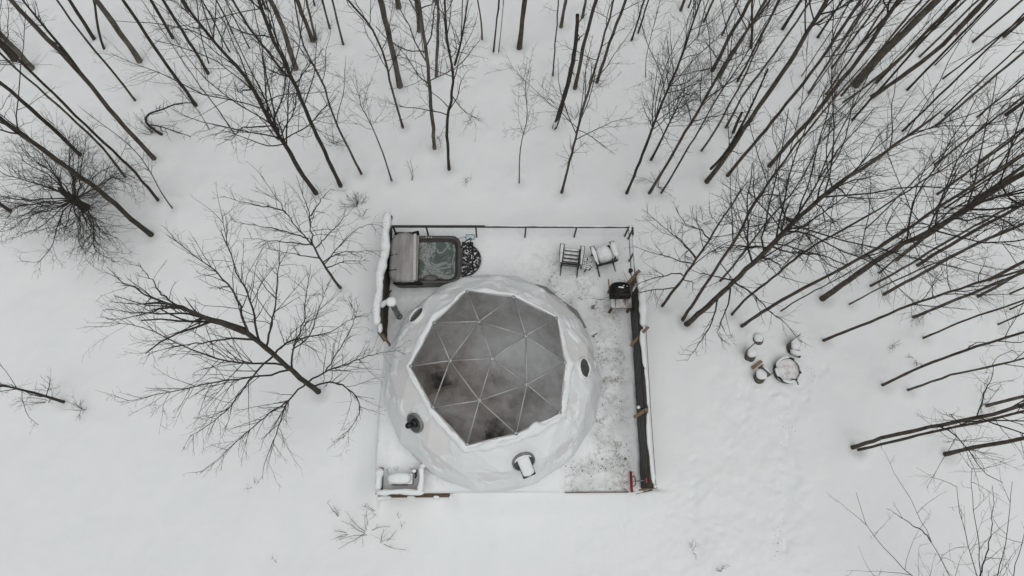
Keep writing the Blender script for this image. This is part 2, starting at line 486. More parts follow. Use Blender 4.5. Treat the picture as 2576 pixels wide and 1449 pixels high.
 ('D', [(800,985),(760,955),(720,920),(680,885),(640,850),(600,822)], 45, dict(b=0, H=0, nb=0, limbs='l1')),
 ('D', [(855,722),(836,701),(808,655),(787,617),(776,590)], 27, dict(b=1, H=0, nb=0, limbs='l2')),
 ('D', [(157,1011),(110,994),(60,980),(0,970),(-80,955)], 22, dict(b=0, H=4.5, cb=.12, nb=16, rad=1.5)),
 ('D', [(2530,1570),(2570,1590)], 26, dict(b=1, H=0, nb=0, limbs='br')),
 ('D', [(220,523),(205,515),(190,506),(180,500)], 60, dict(b=0, H=1.6, nb=0, limbs='ap')),
 ('e', [(70,140),(0,90)], 26, dict(b=0, H=10)),
]
LIMBS = dict(
 # big tree left of the dome: (points in the picture, rise from the trunk)
 l1=[('D',[(615,833),(572,815),(513,801),(440,767),(383,750),(300,709),(268,673)],2.6),
     ('D',[(440,767),(403,736),(390,713),(350,666)],1.2,7.2),
     ('D',[(560,812),(520,803),(467,786),(367,791),(268,776)],1.5),
     ('D',[(720,920),(690,910),(644,916),(600,916),(550,906),(483,880),(416,850),(350,813),(257,811)],2.2),
     ('D',[(655,862),(645,843),(638,773),(621,735),(589,669),(569,607),(558,537)],3.0),
     ('D',[(625,838),(603,770),(588,729),(561,704),(516,655),(475,635),(420,593)],2.4),
     ('D',[(671,870),(683,822),(694,753),(701,666),(703,607)],2.6),
     ('D',[(735,930),(735,878),(766,812),(770,735),(782,666)],2.4),
     ('D',[(735,880),(780,846),(805,767),(826,711)],1.4,3.4),
     ('D',[(775,962),(819,933),(881,912),(944,888),(1010,881)],1.3),
     ('D',[(819,933),(846,892),(874,846),(905,763)],1.6,2.6),
     ('D',[(790,972),(830,958),(861,966),(894,993),(911,1023),(904,1049),(861,1106)],1.2),
     ('D',[(775,960),(764,969),(721,1009),(707,1049),(694,1099),(664,1159),(660,1206)],1.4),
     ('D',[(721,1009),(680,1038),(644,1066),(567,1138),(505,1189)],1.0,2.2),
     ('D',[(690,893),(650,930),(620,966),(580,1023),(533,1066),(477,1096)],1.2),
     ('D',[(730,930),(690,945),(620,948),(517,966),(433,986),(303,1013)],1.5),
     ('D',[(650,855),(600,850),(540,858),(450,868),(380,890)],1.0),
     ('D',[(690,893),(720,860),(760,850),(830,835),(890,800)],1.3)],
 l2=[('D',[(787,617),(760,589),(725,545),(711,524),(690,492),(662,444)],2.4),
     ('D',[(787,617),(784,586),(780,541),(763,496),(746,440)],2.8),
     ('D',[(782,543),(805,506),(833,475)],.8,3.8),
     ('D',[(793,625),(850,565),(888,524)],1.4),
     ('D',[(815,665),(885,583),(926,563),(960,567)],1.2),
     ('D',[(812,660),(840,640),(874,634),(965,630)],1.0),
     ('D',[(787,617),(701,607),(614,600)],1.2),
     ('D',[(776,600),(740,588),(683,572),(589,558)],1.4),
     ('D',[(720,538),(700,523),(649,517),(555,494)],1.2,3.8),
     ('D',[(805,650),(742,640),(666,624)],.9),
     ('D',[(820,675),(864,656),(930,656)],.8)],
 r1=[('g',[(500,665),(420,655),(330,610),(200,590),(60,530)],1.2),
     ('g',[(440,760),(430,740),(330,750),(250,770),(140,800),(-50,900)],1.0),
     ('g',[(390,850),(330,855),(230,860),(100,890),(-100,900),(-190,950)],1.0),
     ('g',[(535,635),(480,560),(420,480),(330,430),(200,310),(130,260)],1.6),
     ('g',[(640,490),(560,400),(470,390),(380,250)],1.5)],
 r2=[('g',[(830,815),(900,850),(1000,920),(1080,1030),(1200,1110),(1340,1270)],.3),
     ('g',[(700,930),(690,980),(680,1040),(640,1150),(560,1270),(470,1400)],.4),
     ('g',[(795,850),(790,960),(730,1080),(690,1220),(800,1285)],.3),
     ('g',[(1090,550),(960,540),(830,545),(700,550),(560,480)],1.2),
     ('g',[(840,800),(700,770),(560,740),(480,700)],.8),
     ('g',[(1270,370),(1190,290),(1160,100),(1150,0)],2.0),
     ('g',[(1110,540),(1240,580),(1400,600),(1600,560)],.8)],
 br=[('D',[(2460,1600),(2389,1510),(2285,1449),(2219,1371),(2186,1336),(2162,1286),(2155,1239)],4.2,1.0),
     ('D',[(2480,1600),(2430,1530),(2389,1449),(2342,1363),(2312,1299),(2289,1249)],4.6,1.0),
     ('D',[(2342,1363),(2329,1343),(2279,1309),(2232,1279)],.5,4.6),
     ('D',[(2500,1600),(2478,1530),(2465,1449),(2465,1366),(2445,1266),(2444,1179)],5.0,1.0),
     ('D',[(2500,1600),(2480,1520),(2450,1420),(2425,1332),(2409,1266),(2405,1225)],4.6,1.0),
     ('D',[(2510,1600),(2500,1500),(2525,1379),(2542,1272),(2545,1212)],5.0,1.0),
     ('D',[(2530,1600),(2540,1500),(2560,1400),(2590,1300)],5.0,1.0),
     ('D',[(2430,1560),(2340,1500),(2260,1478),(2200,1462),(2150,1450)],3.2,1.0),
     ('D',[(2465,1449),(2490,1360),(2500,1270),(2498,1220)],1.4,4.4)],
)
_an = np.random.default_rng(3)
_ap = []
for _i in range(30):      # low spreading old fruit tree
    _a = _i * 2.399 + _an.uniform(-.3, .3)
    _l = _an.uniform(130, 285) * (1.0 if math.sin(_a) < .3 else .85)
    _q = []
    _w = _an.uniform(-.5, .5)
    for _t in (0, .2, .45, .7, 1):
        _b = _a + _w * _t + .12 * math.sin(_t * 9 + _i)
        _q.append((187 - 58 * _t + _l * _t * math.cos(_b), 503 - 38 * _t - _l * .86 * _t * math.sin(_b)))
    _ap.append(('D', _q, _an.uniform(.3, 2.0), 1.2))
LIMBS['ap'] = _ap

_xg = np.random.default_rng(77)
_fx = [px(t[0], *t[1][0]) for t in TREES]
while len(TREES) < 147:       # the rest of the crowded stand up the slope
    x, y = _xg.uniform(1680, 2570), _xg.uniform(4, 520)
    if y > 60 + (x - 1600) * .62 or (y < 60 and _xg.uniform() < .5): continue
    if min(math.hypot(x - a, (y - b) * 1.3) for a, b in _fx) < 42: continue
    _fx.append((x, y))
    dx_, dy_ = x - NX, y - NY
    k1 = _xg.uniform(.10, .20); ln_ = _xg.normal(0, .02, 2)
    TREES.append(('D', [(x, y), (x + dx_ * k1 * (1 + ln_[0]), y + dy_ * k1 * (1 + ln_[1])), (x + dx_ * k1 * 2.2 * (1 + ln_[0]), y + dy_ * k1 * 2.2 * (1 + ln_[1]))], float(_xg.uniform(9, 19)), dict(b=int(_xg.integers(0, 3)), H=float(_xg.uniform(8, 12)), nb=12)))
for t in TREES:
    t[3]['px'] = [px(t[0], *p) for p in t[1]]
    t[3]['foot'] = at(*t[3]['px'][0], 0.0)
FEET = np.array([t[3]['foot'][:2] for t in TREES])
FEETR = np.array([t[2] * .5 * .53 * .6289 * 24 / F for t in TREES])

def trail(pts, step, jit, seed):
    g = np.random.default_rng(seed)
    P = [at(*p)[:2] for p in pts]
    out, s = [], 0
    for a, b in zip(P[:-1], P[1:]):
        L = np.linalg.norm(b - a)
        d = (b - a) / L
        for i in range(int(L / step) + 1):
            q = a + d * (i * step) + np.array([-d[1], d[0]]) * (.11 if s % 2 else -.11) + g.normal(0, jit, 2)
            out.append((q[0], q[1], math.atan2(d[1], d[0]) + g.normal(0, .2), g.uniform(.012, .040)))
            s += 1
    return out
PRINTS = (trail([(1965,1385),(1958,1300),(1972,1180),(1985,1090),(1970,1010),(1950,955)], .42, .10, 1)
          + trail([(1975,1070),(1990,1050),(1960,1000)], .35, .14, 2)
          + trail([(1560,1262),(1640,1290),(1760,1240),(1860,1100),(1900,990)], .45, .22, 3)
          + trail([(1545,1265),(1500,1330),(1480,1449)], .45, .25, 4)
          + trail([(1600,1280),(1580,1370),(1610,1449)], .5, .25, 5)
          + trail([(1900,985),(1940,1000),(2020,1000),(2060,930),(2030,870),(1960,840),(1890,840),(1860,890),(1880,960)], .3, .16, 6)
          + trail([(1700,1270),(1800,1300),(1900,1330)], .6, .3, 7)
          + [])
def ground_z(X, Y):
    X, Y = np.asarray(X, float), np.asarray(Y, float)
    Z = .09 * fbm(xy0(X, Y, .20), 1, 3) + .022 * fbm(xy0(X, Y, .9), 5, 3) + .006 * fbm(xy0(X, Y, 4.5), 11, 2)
    # woodland floor is lumpier (buried logs, brush)
    wl = sstep(9.0, 12.5, Y) + sstep(9.5, 12.5, X) * sstep(3, 6, Y) + sstep(-8, -11, X) * sstep(6, 9, Y)
    Z += np.clip(wl, 0, 1) * .06 * fbm(xy0(X, Y, .8), 21, 3)
    # churned, wind-softened snow between the deck entrance and the fire pit
    ch = sstep(1.0, 2.6, X) * sstep(1.4, .6, Y) * sstep(10, 8.6, X) + np.exp(-(((X - 8.6) / 1.7) ** 2 + ((Y - 4.2) / 1.5) ** 2)) + np.exp(-(((X - 7.6) / 2.0) ** 2 + ((Y - 2.2) / 1.6) ** 2)) * .8 + np.exp(-((X - 8.75) / .4) ** 2) * sstep(3.6, 2.8, Y)
    Z += np.clip(ch, 0, 1) * (.028 * fbm(xy0(X, Y, 1.9), 91, 3) + .018 * fbm(xy0(X, Y, 5.0), 95, 3, .6))
    # drifts against the deck
    dx = np.maximum(np.maximum(DX0 - X, X - DX1), 0); dy = np.maximum(np.maximum(DY0 - Y, Y - DY1), 0)
    d = np.hypot(dx, dy)
    drift = np.exp(-(d / .55) ** 2)
    amt = np.where(X < DX0, .25 + .06 * noise(xy0(X, Y, .9), 31), np.where(Y < DY0, .345 + .03 * noise(xy0(X, Y, 1.4), 33) - .31 * sstep(-1.05, -1.7, X) - .06 * sstep(1.8, 2.0, X) * sstep(3.9, 3.7, X), np.where(Y > DY1, .12, .10)))
    Z = Z * (1 - .6 * drift) + amt * drift
    Z = np.where((X > DX0 + .12) & (X < DX1 - .12) & (Y > DY0 + .12) & (Y < DY1 - .12), -.25, Z)
    # bank of the parking track at the lower right
    ln = X - (9.05 + .03 * (Y - 2) + .16 * np.sin(Y * 1.3) + .2 * noise(xy0(X, Y, .8), 77))
    Z += .03 * np.exp(-(ln / .25) ** 2) * sstep(3.2, 2.4, Y) - .03 * np.exp(-((ln + .35) / .3) ** 2) * sstep(3.2, 2.4, Y)
    near = (X > -19) & (X < 21) & (Y > -2.5) & (Y < 19)
    idx = np.nonzero(near)
    x, y = X[idx], Y[idx]
    z = Z[idx]
    for (fx, fy), r in zip(FEET, FEETR):                      # melt wells round the trunks
        k = np.nonzero((np.abs(x - fx) < .9) & (np.abs(y - fy) < .9))[0]
        if len(k):
            q = np.hypot(x[k] - fx, y[k] - fy)
            z[k] += -.09 * np.exp(-(q / (r + .10)) ** 2) + .03 * np.exp(-((q - r - .32) / .16) ** 2)
    for fx, fy, a, dp in PRINTS:
        k = np.nonzero((np.abs(x - fx) < .5) & (np.abs(y - fy) < .5))[0]
        if len(k):
            u = (x[k] - fx) * math.cos(a) + (y[k] - fy) * math.sin(a)
            v = -(x[k] - fx) * math.sin(a) + (y[k] - fy) * math.cos(a)
            q = (u / .135) ** 2 + (v / .075) ** 2 + .5 * noise(np.stack([u * 14, v * 14, 0 * u + fx * 7], -1), 3)
            q = np.maximum(q, 0)
            z[k] += -dp * np.exp(-q ** 1.5) + dp * .25 * np.exp(-(np.sqrt(q) - 1.6) ** 2 * 5)
    Z[idx] = z
    return Z
def gpt(x, y, dz=0.0):
    return np.array([x, y, float(ground_z(np.array([x]), np.array([y]))[0]) + dz])
def grow_axis(a, b, step, far):
    core = list(np.arange(a, b + 1e-6, step))
    lo, hi, s = [], [], step
    x = a; y = core[-1]
    while x > -far:
        s *= 1.35
        x -= s; y += s
        lo.append(x); hi.append(y)
    return np.array(lo[::-1] + core + hi)
gx, gy = grow_axis(-19.2, 20.8, .055, 420), grow_axis(-2.4, 19.2, .055, 420)
GX, GY = np.meshgrid(gx, gy)
GZ = ground_z(GX, GY)
ny_, nx_ = GX.shape
_b = (np.arange(ny_ - 1)[:, None] * nx_ + np.arange(nx_ - 1)[None]).ravel()
ground = part('ground', np.stack([GX, GY, GZ], -1).reshape(-1, 3), np.stack([_b, _b + 1, _b + nx_ + 1, _b + nx_], 1), SNOW)
tag(ground, 'undisturbed snow covering the clearing and the woodland floor', kind='structure')

# ------------------------------------------------------------------ deck
deck = thing('deck', (DX0, DY0, 0), 'low square timber deck under trodden snow carrying the white dome', 'deck')
deck['kind'] = 'structure'
del deck['category']
nb_ = 55
for i in range(nb_):
    w_ = (DY1 - DY0) / nb_
    part('deck_board', *(lambda m: (np.concatenate(m.V), m.F))(MB().box(((DX0 + DX1) / 2, DY0 + w_ * (i + .5), DZ - .02), (DX1 - DX0 - .02, w_ - .008, .038), bev=.004)), WOODG, deck, False)
for a, b in (((DX0, DY0), (DX1, DY0)), ((DX0, DY1), (DX1, DY1)), ((DX0, DY0), (DX0, DY1)), ((DX1, DY0), (DX1, DY1))):
    MB().bar((*a, .12), (*b, .12), .04, .27, bev=.004).out('rim_joist', WOODB, deck)
def dome_dist(X, Y):
    return np.hypot(X - DC[0], Y - DC[1]) - 3.2
def deck_z(X, Y):
    d = dome_dist(X, Y)
    az = np.degrees(np.arctan2(Y - DC[1], X - DC[0])) % 360
    def g(c, w):
        q = np.abs((az - c + 180) % 360 - 180)
        return np.exp(-(q / w) ** 2)
    side = .30 * g(262, 42) + .26 * g(205, 38) + .16 * g(120, 35) + .07 * g(160, 30) + .10 * g(75, 22) + .01
    Z = DZ + .06 + .020 * fbm(xy0(X, Y, 1.3), 41, 4) + .013 * fbm(xy0(X, Y, 4.3), 47, 4, .6)
    Z = Z + side * np.exp(-np.clip(d, 0, 9) / .42)
    tr = trample(X, Y)
    Z = Z - .028 * tr + tr * (.020 * fbm(xy0(X, Y, 7), 53, 4, .65))
    # ploughed bank along the right-hand fence and untouched drift along the back railing
    Z += .10 * np.exp(-((X - 4.1) / .14) ** 2) * sstep(6.0, 5.2, Y) * (1 + .5 * noise(xy0(X, Y, 2.2), 61))
    Z += .06 * np.exp(-((Y - 8.75) / .30) ** 2) + .05 * sstep(3.35, 3.6, X) * sstep(6.7, 7.0, Y)
    Z += .12 * sstep(2.2, 1.0, X * 0 + Y) * sstep(-1.9, -2.8, X) + .12 * sstep(-2.7, -3.3, X) * sstep(3.4, 2.2, Y)
    return Z
def trample(X, Y):
    n = .5 + .5 * fbm(xy0(X, Y, 1.7), 71, 3)
    a = sstep(2.55, 3.0, X) * sstep(4.15, 3.75, X) * sstep(6.9, 6.0, Y)
    b = np.exp(-(((X - 1.6) / 1.1) ** 2 + ((Y - 7.2) / .75) ** 2))
    c = np.exp(-(((X - 2.6) / .8) ** 2 + ((Y - 6.3) / .9) ** 2)) + sstep(1.7, 2.3, X) * sstep(1.7, 1.2, Y) * sstep(4.0, 3.6, X)
    e = np.exp(-(((X + 3.0) / .5) ** 2 + ((Y - 6.2) / .7) ** 2)) * .8
    return np.clip((a + b * .8 + c * .9 + e) * (.55 + .6 * n), 0, 1)
sx, sy = np.arange(DX0 - .02, DX1 + .03, .035), np.arange(DY0 - .02, DY1 + .03, .035)
SX, SY = np.meshgrid(sx, sy)
SZ = deck_z(SX, SY)
edge = np.minimum.reduce([SX - sx[0], sx[-1] - SX, SY - sy[0], sy[-1] - SY])
SZ = np.where(edge < .02, DZ - .03, SZ - .03 * np.exp(-(edge / .07) ** 2))
_wv = .05 + .05 * noise(xy0(SX, SY, 1.3), 81)
SX = SX - _wv * np.exp(-((SX - sx[0]) / .16) ** 2)
n2, n1 = SX.shape
_b = (np.arange(n2 - 1)[:, None] * n1 + np.arange(n1 - 1)[None]).ravel()
def trodden_material():
    m = mat('trodden_snow', (.800, .838, .846), (.822, .856, .862), 1.3, .7, .35, 22, .2)
    t = m.node_tree
    b = t.nodes['Principled BSDF']
    src = b.inputs['Base Color'].links[0].from_socket
    at_ = t.nodes.new('ShaderNodeAttribute'); at_.attribute_name = 'trodden'
    co = t.nodes.new('ShaderNodeTexCoord')
    def nz(scale, lo, hi, rough=.6):
        n = t.nodes.new('ShaderNodeTexNoise'); n.inputs['Scale'].default_value = scale; n.inputs['Detail'].default_value = 6; n.inputs['Roughness'].default_value = rough
        r = t.nodes.new('ShaderNodeMapRange'); r.inputs[1].default_value = lo; r.inputs[2].default_value = hi
        t.links.new(co.outputs['Object'], n.inputs[0]); t.links.new(n.outputs[0], r.inputs[0])
        return r.outputs[0]
    def mul(a, c):
        n = t.nodes.new('ShaderNodeMath'); n.operation = 'MULTIPLY'
        t.links.new(a, n.inputs[0])
        if isinstance(c, float): n.inputs[1].default_value = c
        else: t.links.new(c, n.inputs[1])
        return n.outputs[0]
    def mix(base, col, fac):
        n = t.nodes.new('ShaderNodeMix'); n.data_type = 'RGBA'
        t.links.new(fac, n.inputs[0]); t.links.new(base, n.inputs[6]); n.inputs[7].default_value = (*col, 1)
        return n.outputs[2]
    c = mix(src, (.62, .635, .645), mul(at_.outputs['Fac'], nz(1.9, .30, .62)))
    cl = nz(1.6, .44, .60)
    c = mix(c, (.30, .275, .25), mul(mul(mul(at_.outputs['Fac'], nz(6.5, .46, .62, .75)), cl), .8))
    c = mix(c, (.11, .085, .06), mul(mul(mul(at_.outputs['Fac'], nz(9.0, .52, .61, .8)), cl), .9))
    t.links.new(c, b.inputs['Base Color'])
    return m
dsnow = part('snow_layer', np.stack([SX, SY, SZ], -1).reshape(-1, 3), np.stack([_b, _b + 1, _b + n1 + 1, _b + n1], 1), trodden_material(), deck)
at_ = dsnow.data.attributes.new('trodden', 'FLOAT', 'POINT')
at_.data.foreach_set('value', trample(SX, SY).ravel().astype(np.float32))
# leaves and needles trodden into the walkway
LEAF_SHADOW = mat('leaf_and_shadow_brown', (.055, .035, .02), (.12, .075, .04), 9, .8)
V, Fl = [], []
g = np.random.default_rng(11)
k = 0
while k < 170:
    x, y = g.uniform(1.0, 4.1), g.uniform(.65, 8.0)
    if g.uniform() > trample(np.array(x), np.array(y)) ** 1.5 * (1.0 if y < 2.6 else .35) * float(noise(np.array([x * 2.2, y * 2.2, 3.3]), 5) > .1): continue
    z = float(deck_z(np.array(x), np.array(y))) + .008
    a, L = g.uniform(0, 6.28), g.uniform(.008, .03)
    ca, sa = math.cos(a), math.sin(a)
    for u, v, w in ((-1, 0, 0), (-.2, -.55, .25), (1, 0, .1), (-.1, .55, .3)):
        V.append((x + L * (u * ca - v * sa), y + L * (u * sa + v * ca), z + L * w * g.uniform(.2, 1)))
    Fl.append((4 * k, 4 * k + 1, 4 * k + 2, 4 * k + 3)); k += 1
for cx_, cy_, n_ in ((1958, 1375, 26), (1962, 1330, 8), (1988, 1055, 22), (1972, 1090, 10), (1945, 900, 10), (2035, 945, 10)):  # dark flakes painting the shadows in disturbed trail snow, plus bits by the fire pit
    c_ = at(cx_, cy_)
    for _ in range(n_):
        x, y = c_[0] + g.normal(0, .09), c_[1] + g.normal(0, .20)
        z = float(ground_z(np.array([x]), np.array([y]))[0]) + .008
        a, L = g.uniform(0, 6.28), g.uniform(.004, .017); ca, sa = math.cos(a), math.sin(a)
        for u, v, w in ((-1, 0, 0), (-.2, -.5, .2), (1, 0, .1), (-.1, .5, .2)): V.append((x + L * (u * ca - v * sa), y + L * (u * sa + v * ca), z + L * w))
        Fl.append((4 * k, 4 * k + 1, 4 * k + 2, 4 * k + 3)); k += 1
ll = part('leaf_and_shadow_flakes', V, Fl, LEAF_SHADOW, None, False)
tag(ll, 'scattered brown dead leaf bits trodden into the walkway snow, with dark flakes as painted shadows along the trail', 'leaves', kind='stuff')
bd = thing('skirting_board', (-3.5, .5, .1), 'brown stained board along the front left edge of the deck', 'board')
MB().box((-2.42, .515, .155), (2.3, .12, .05), bev=.004).out('top_board', WOODB, bd)
MB().box((-2.42, .46, .05), (2.3, .03, .25), bev=.004).out('face_board', WOODB, bd)
m = MB()
for x0_, x1_, w_ in ((-3.6, -3.15, .06), (-2.75, -2.45, .05), (-1.95, -1.75, .045), (-1.5, -1.15, .07)):
    m.ridge(np.array([(x, .435 + .02 * math.sin(x * 9), .13) for x in np.linspace(x0_, x1_, 12)]), w_, .07, 9, int(x0_ * 7), .3)
m.out('board_snow', SNOW, bd, True)
bd = thing('edge_timber', (2.6, .55, .3), 'thin dark timber showing at the front right edge of the deck', 'board')
MB().bar((1.95, .552, .375), (3.82, .558, .375), .03, .05, bev=.004).out('timber', WOODG, bd)

# ------------------------------------------------------------------ geodesic dome (three-frequency icosahedron)
def geodesic(nu=3):
    zz, rr = 1 / 5 ** .5, 2 / 5 ** .5
    V = [(0, 0, 1)] + [(rr * math.cos(2 * math.pi * i / 5), rr * math.sin(2 * math.pi * i / 5), zz) for i in range(5)]
    V += [(rr * math.cos(2 * math.pi * (i + .5) / 5), rr * math.sin(2 * math.pi * (i + .5) / 5), -zz) for i in range(5)] + [(0, 0, -1)]
    V = np.array(V)
    pts, idx, tris = [], {}, []
    def add(p):
        p = p / np.linalg.norm(p)
        k = tuple(np.round(p, 4))
        if k not in idx:
            idx[k] = len(pts); pts.append(p)
        return idx[k]
    for i in range(5):
        j = (i + 1) % 5
        for a, b, c in ((0, 1 + i, 1 + j), (1 + i, 6 + i, 1 + j), (1 + j, 6 + i, 6 + j), (6 + i, 11, 6 + j)):
            g = {}
            for p in range(nu + 1):
                for q in range(nu + 1 - p):
                    g[p, q] = add((V[a] * (nu - p - q) + V[b] * p + V[c] * q) / nu)
            for p in range(nu):
                for q in range(nu - p):
                    tris.append((g[p, q], g[p + 1, q], g[p, q + 1]))
                    if q < nu - p - 1:
                        tris.append((g[p + 1, q], g[p + 1, q + 1], g[p, q + 1]))
    return np.array(pts), tris
GP, GT = geodesic()
GPOL = np.degrees(np.arccos(np.clip(GP[:, 2], -1, 1)))
_cy, _sy = math.cos(DYAW), math.sin(DYAW)
GV = GP @ np.array([[_cy, -_sy, 0], [_sy, _cy, 0], [0, 0, 1]]).T * DR + DC
def tri_out(t):
    a, b, c = (GV[i] for i in t)
    return t if np.dot(np.cross(b - a, c - a), a + b + c - 3 * DC) > 0 else (t[0], t[2], t[1])
WIN = [tri_out(t) for t in GT if max(GPOL[list(t)]) < 45]
SHELL = [tri_out(t) for t in GT if max(GPOL[list(t)]) >= 45 and max(GPOL[list(t)]) < 103]
dome = thing('geodesic_dome', (DC[0], DC[1], DZ), 'white fabric geodesic dome with a clear faceted skylight, ringed with snow', 'dome')
us = sorted({i for t in SHELL for i in t}); mp = {i: k for k, i in enumerate(us)}
cover = part('fabric_cover', GV[us], [tuple(mp[i] for i in t) for t in SHELL], FABRIC, dome, False)
def pane_material():
    m = bpy.data.materials.new('fogged_clear_vinyl')
    m.use_nodes = True
    t = m.node_tree
    b = t.nodes['Principled BSDF']; o = t.nodes['Material Output']
    b.inputs['Base Color'].default_value = (.43, .445, .455, 1)
    b.inputs['Roughness'].default_value = .42
    tr = t.nodes.new('ShaderNodeBsdfTransparent'); tr.inputs[0].default_value = (.74, .70, .67, 1)
    mx = t.nodes.new('ShaderNodeMixShader')
    gm = t.nodes.new('ShaderNodeNewGeometry')
    def nz(scale, sc=None, detail=6):
        n = t.nodes.new('ShaderNodeTexNoise'); n.inputs['Scale'].default_value = scale; n.inputs['Detail'].default_value = detail; n.inputs['Roughness'].default_value = .62
        if sc:
            q = t.nodes.new('ShaderNodeMapping'); q.inputs['Scale'].default_value = sc
            t.links.new(gm.outputs['Position'], q.inputs[0]); t.links.new(q.outputs[0], n.inputs[0])
        else: t.links.new(gm.outputs['Position'], n.inputs[0])
        return n.outputs[0]
    def math_(op, a, c):
        n = t.nodes.new('ShaderNodeMath'); n.operation = op
        for k, v in enumerate((a, c)):
            if isinstance(v, (int, float)): n.inputs[k].default_value = v
            else: t.links.new(v, n.inputs[k])
        return n.outputs[0]
    f = math_('ADD', math_('MULTIPLY', nz(.55, None, 3), 1.15), math_('MULTIPLY', nz(4.0, (1, 1, .3)), .55))
    f = math_('ADD', f, math_('MULTIPLY', nz(90, None, 2), .22))
    oi = t.nodes.new('ShaderNodeObjectInfo')
    f = math_('ADD', f, math_('MULTIPLY', math_('SUBTRACT', oi.outputs['Random'], .30), .34))
    sx_ = t.nodes.new('ShaderNodeSeparateXYZ'); t.links.new(gm.outputs['Position'], sx_.inputs[0])
    f = math_('ADD', f, math_('ADD', math_('MULTIPLY', sx_.outputs[0], .10), math_('MULTIPLY', math_('SUBTRACT', sx_.outputs[1], 3.9), .05)))
    vm = t.nodes.new('ShaderNodeVectorMath'); vm.operation = 'DISTANCE'; vm.inputs[1].default_value = (.25, 4.35, 3.75); t.links.new(gm.outputs['Position'], vm.inputs[0])
    mr = t.nodes.new('ShaderNodeMapRange'); mr.interpolation_type = 'SMOOTHSTEP'; mr.inputs[1].default_value = 1.5; mr.inputs[2].default_value = .2; mr.inputs[3].default_value = 0; mr.inputs[4].default_value = .30
    t.links.new(vm.outputs['Value'], mr.inputs[0]); f = math_('ADD', f, mr.outputs[0])
    r = t.nodes.new('ShaderNodeMapRange'); r.inputs[1].default_value = .70; r.inputs[2].default_value = 1.50; r.inputs[3].default_value = .03; r.inputs[4].default_value = .72
    t.links.new(f, r.inputs[0])
    t.links.new(r.outputs[0], mx.inputs[0]); t.links.new(tr.outputs[0], mx.inputs[1]); t.links.new(b.outputs[0], mx.inputs[2])
    t.links.new(mx.outputs[0], o.inputs[0])
    return m
PANE = pane_material()
edges = {}
for t in WIN:
    A = GV[list(t)]
    cen = A.mean(0)
    nrm = _n(np.cross(A[1] - A[0], A[2] - A[0]))
    B = cen + (A - cen) * .975
    V = np.concatenate([B - nrm * .012, B - nrm * .004])
    part('pane', V, [(2, 1, 0), (3, 4, 5), (0, 1, 4, 3), (1, 2, 5, 4), (2, 0, 3, 5)], PANE, dome, False)
    for i in range(3):
        e = tuple(sorted((t[i], t[(i + 1) % 3])))
        edges[e] = edges.get(e, 0) + 1
for (i, j), c in edges.items():
    a, b = GV[i], GV[j]
    u = _n(b - a)
    MB().tube([a + u * .05, b - u * .05], .0185 if c == 2 else .021, 8).out('strut', STEEL, dome, True)
wn = sorted({i for t in WIN for i in t})
for i in wn:
    r = _n(GV[i] - DC)
    R = np.array(Vector(r).to_track_quat('Z', 'Y').to_matrix())
    h = MB().lathe([(.052, -.03), (.056, -.01), (.056, .012), (.045, .024)], GV[i], 12, R).out('hub', STEEL, dome, True)
    MB().lathe([(.016, .0), (.016, .034), (.010, .042)], GV[i], 6, R).out('bolt', GALV, h)
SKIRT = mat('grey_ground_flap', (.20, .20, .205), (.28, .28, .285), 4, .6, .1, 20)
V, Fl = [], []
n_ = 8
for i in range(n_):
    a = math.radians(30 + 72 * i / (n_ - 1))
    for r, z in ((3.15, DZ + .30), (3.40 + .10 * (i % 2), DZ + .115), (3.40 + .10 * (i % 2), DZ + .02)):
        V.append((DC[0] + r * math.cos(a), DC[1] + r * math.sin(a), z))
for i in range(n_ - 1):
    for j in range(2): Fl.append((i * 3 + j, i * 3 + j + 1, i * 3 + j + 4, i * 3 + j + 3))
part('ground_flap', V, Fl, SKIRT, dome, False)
# snow lying round the skylight
rim = sorted((i for i in wn if GPOL[i] > 30), key=lambda i: math.atan2(GV[i][1] - DC[1], GV[i][0] - DC[0]))
P, wdt, hgt, sd = [], [], [], []
for a, b in zip(rim, rim[1:] + rim[:1]):
    for s in np.linspace(0, 1, 16, endpoint=False):
        q = GV[a] * (1 - s) + GV[b] * s
        r = _n(q - DC)
        az = math.degrees(math.atan2(r[1], r[0])) % 360
        def gg(c, w): return math.exp(-((((az - c + 180) % 360) - 180) / w) ** 2)
        amt = .036 + .085 * gg(285, 52) + .060 * gg(150, 36) + .045 * gg(95, 22) + .060 * gg(352, 30) + .022 * gg(205, 40)
        dn = np.array([r[0], r[1], 0]); dn = _n(dn - np.dot(dn, r) * r)
        P.append(q + dn * (amt * 1.02 + .03) - r * .02); wdt.append(amt * 1.05); hgt.append(amt * .85 + .02); sd.append(r)
MB().ridge(np.array(P), np.array(wdt), np.array(hgt), 9, 5, .42, True, np.array(sd)).out('snow_rim', SNOW, dome, True)
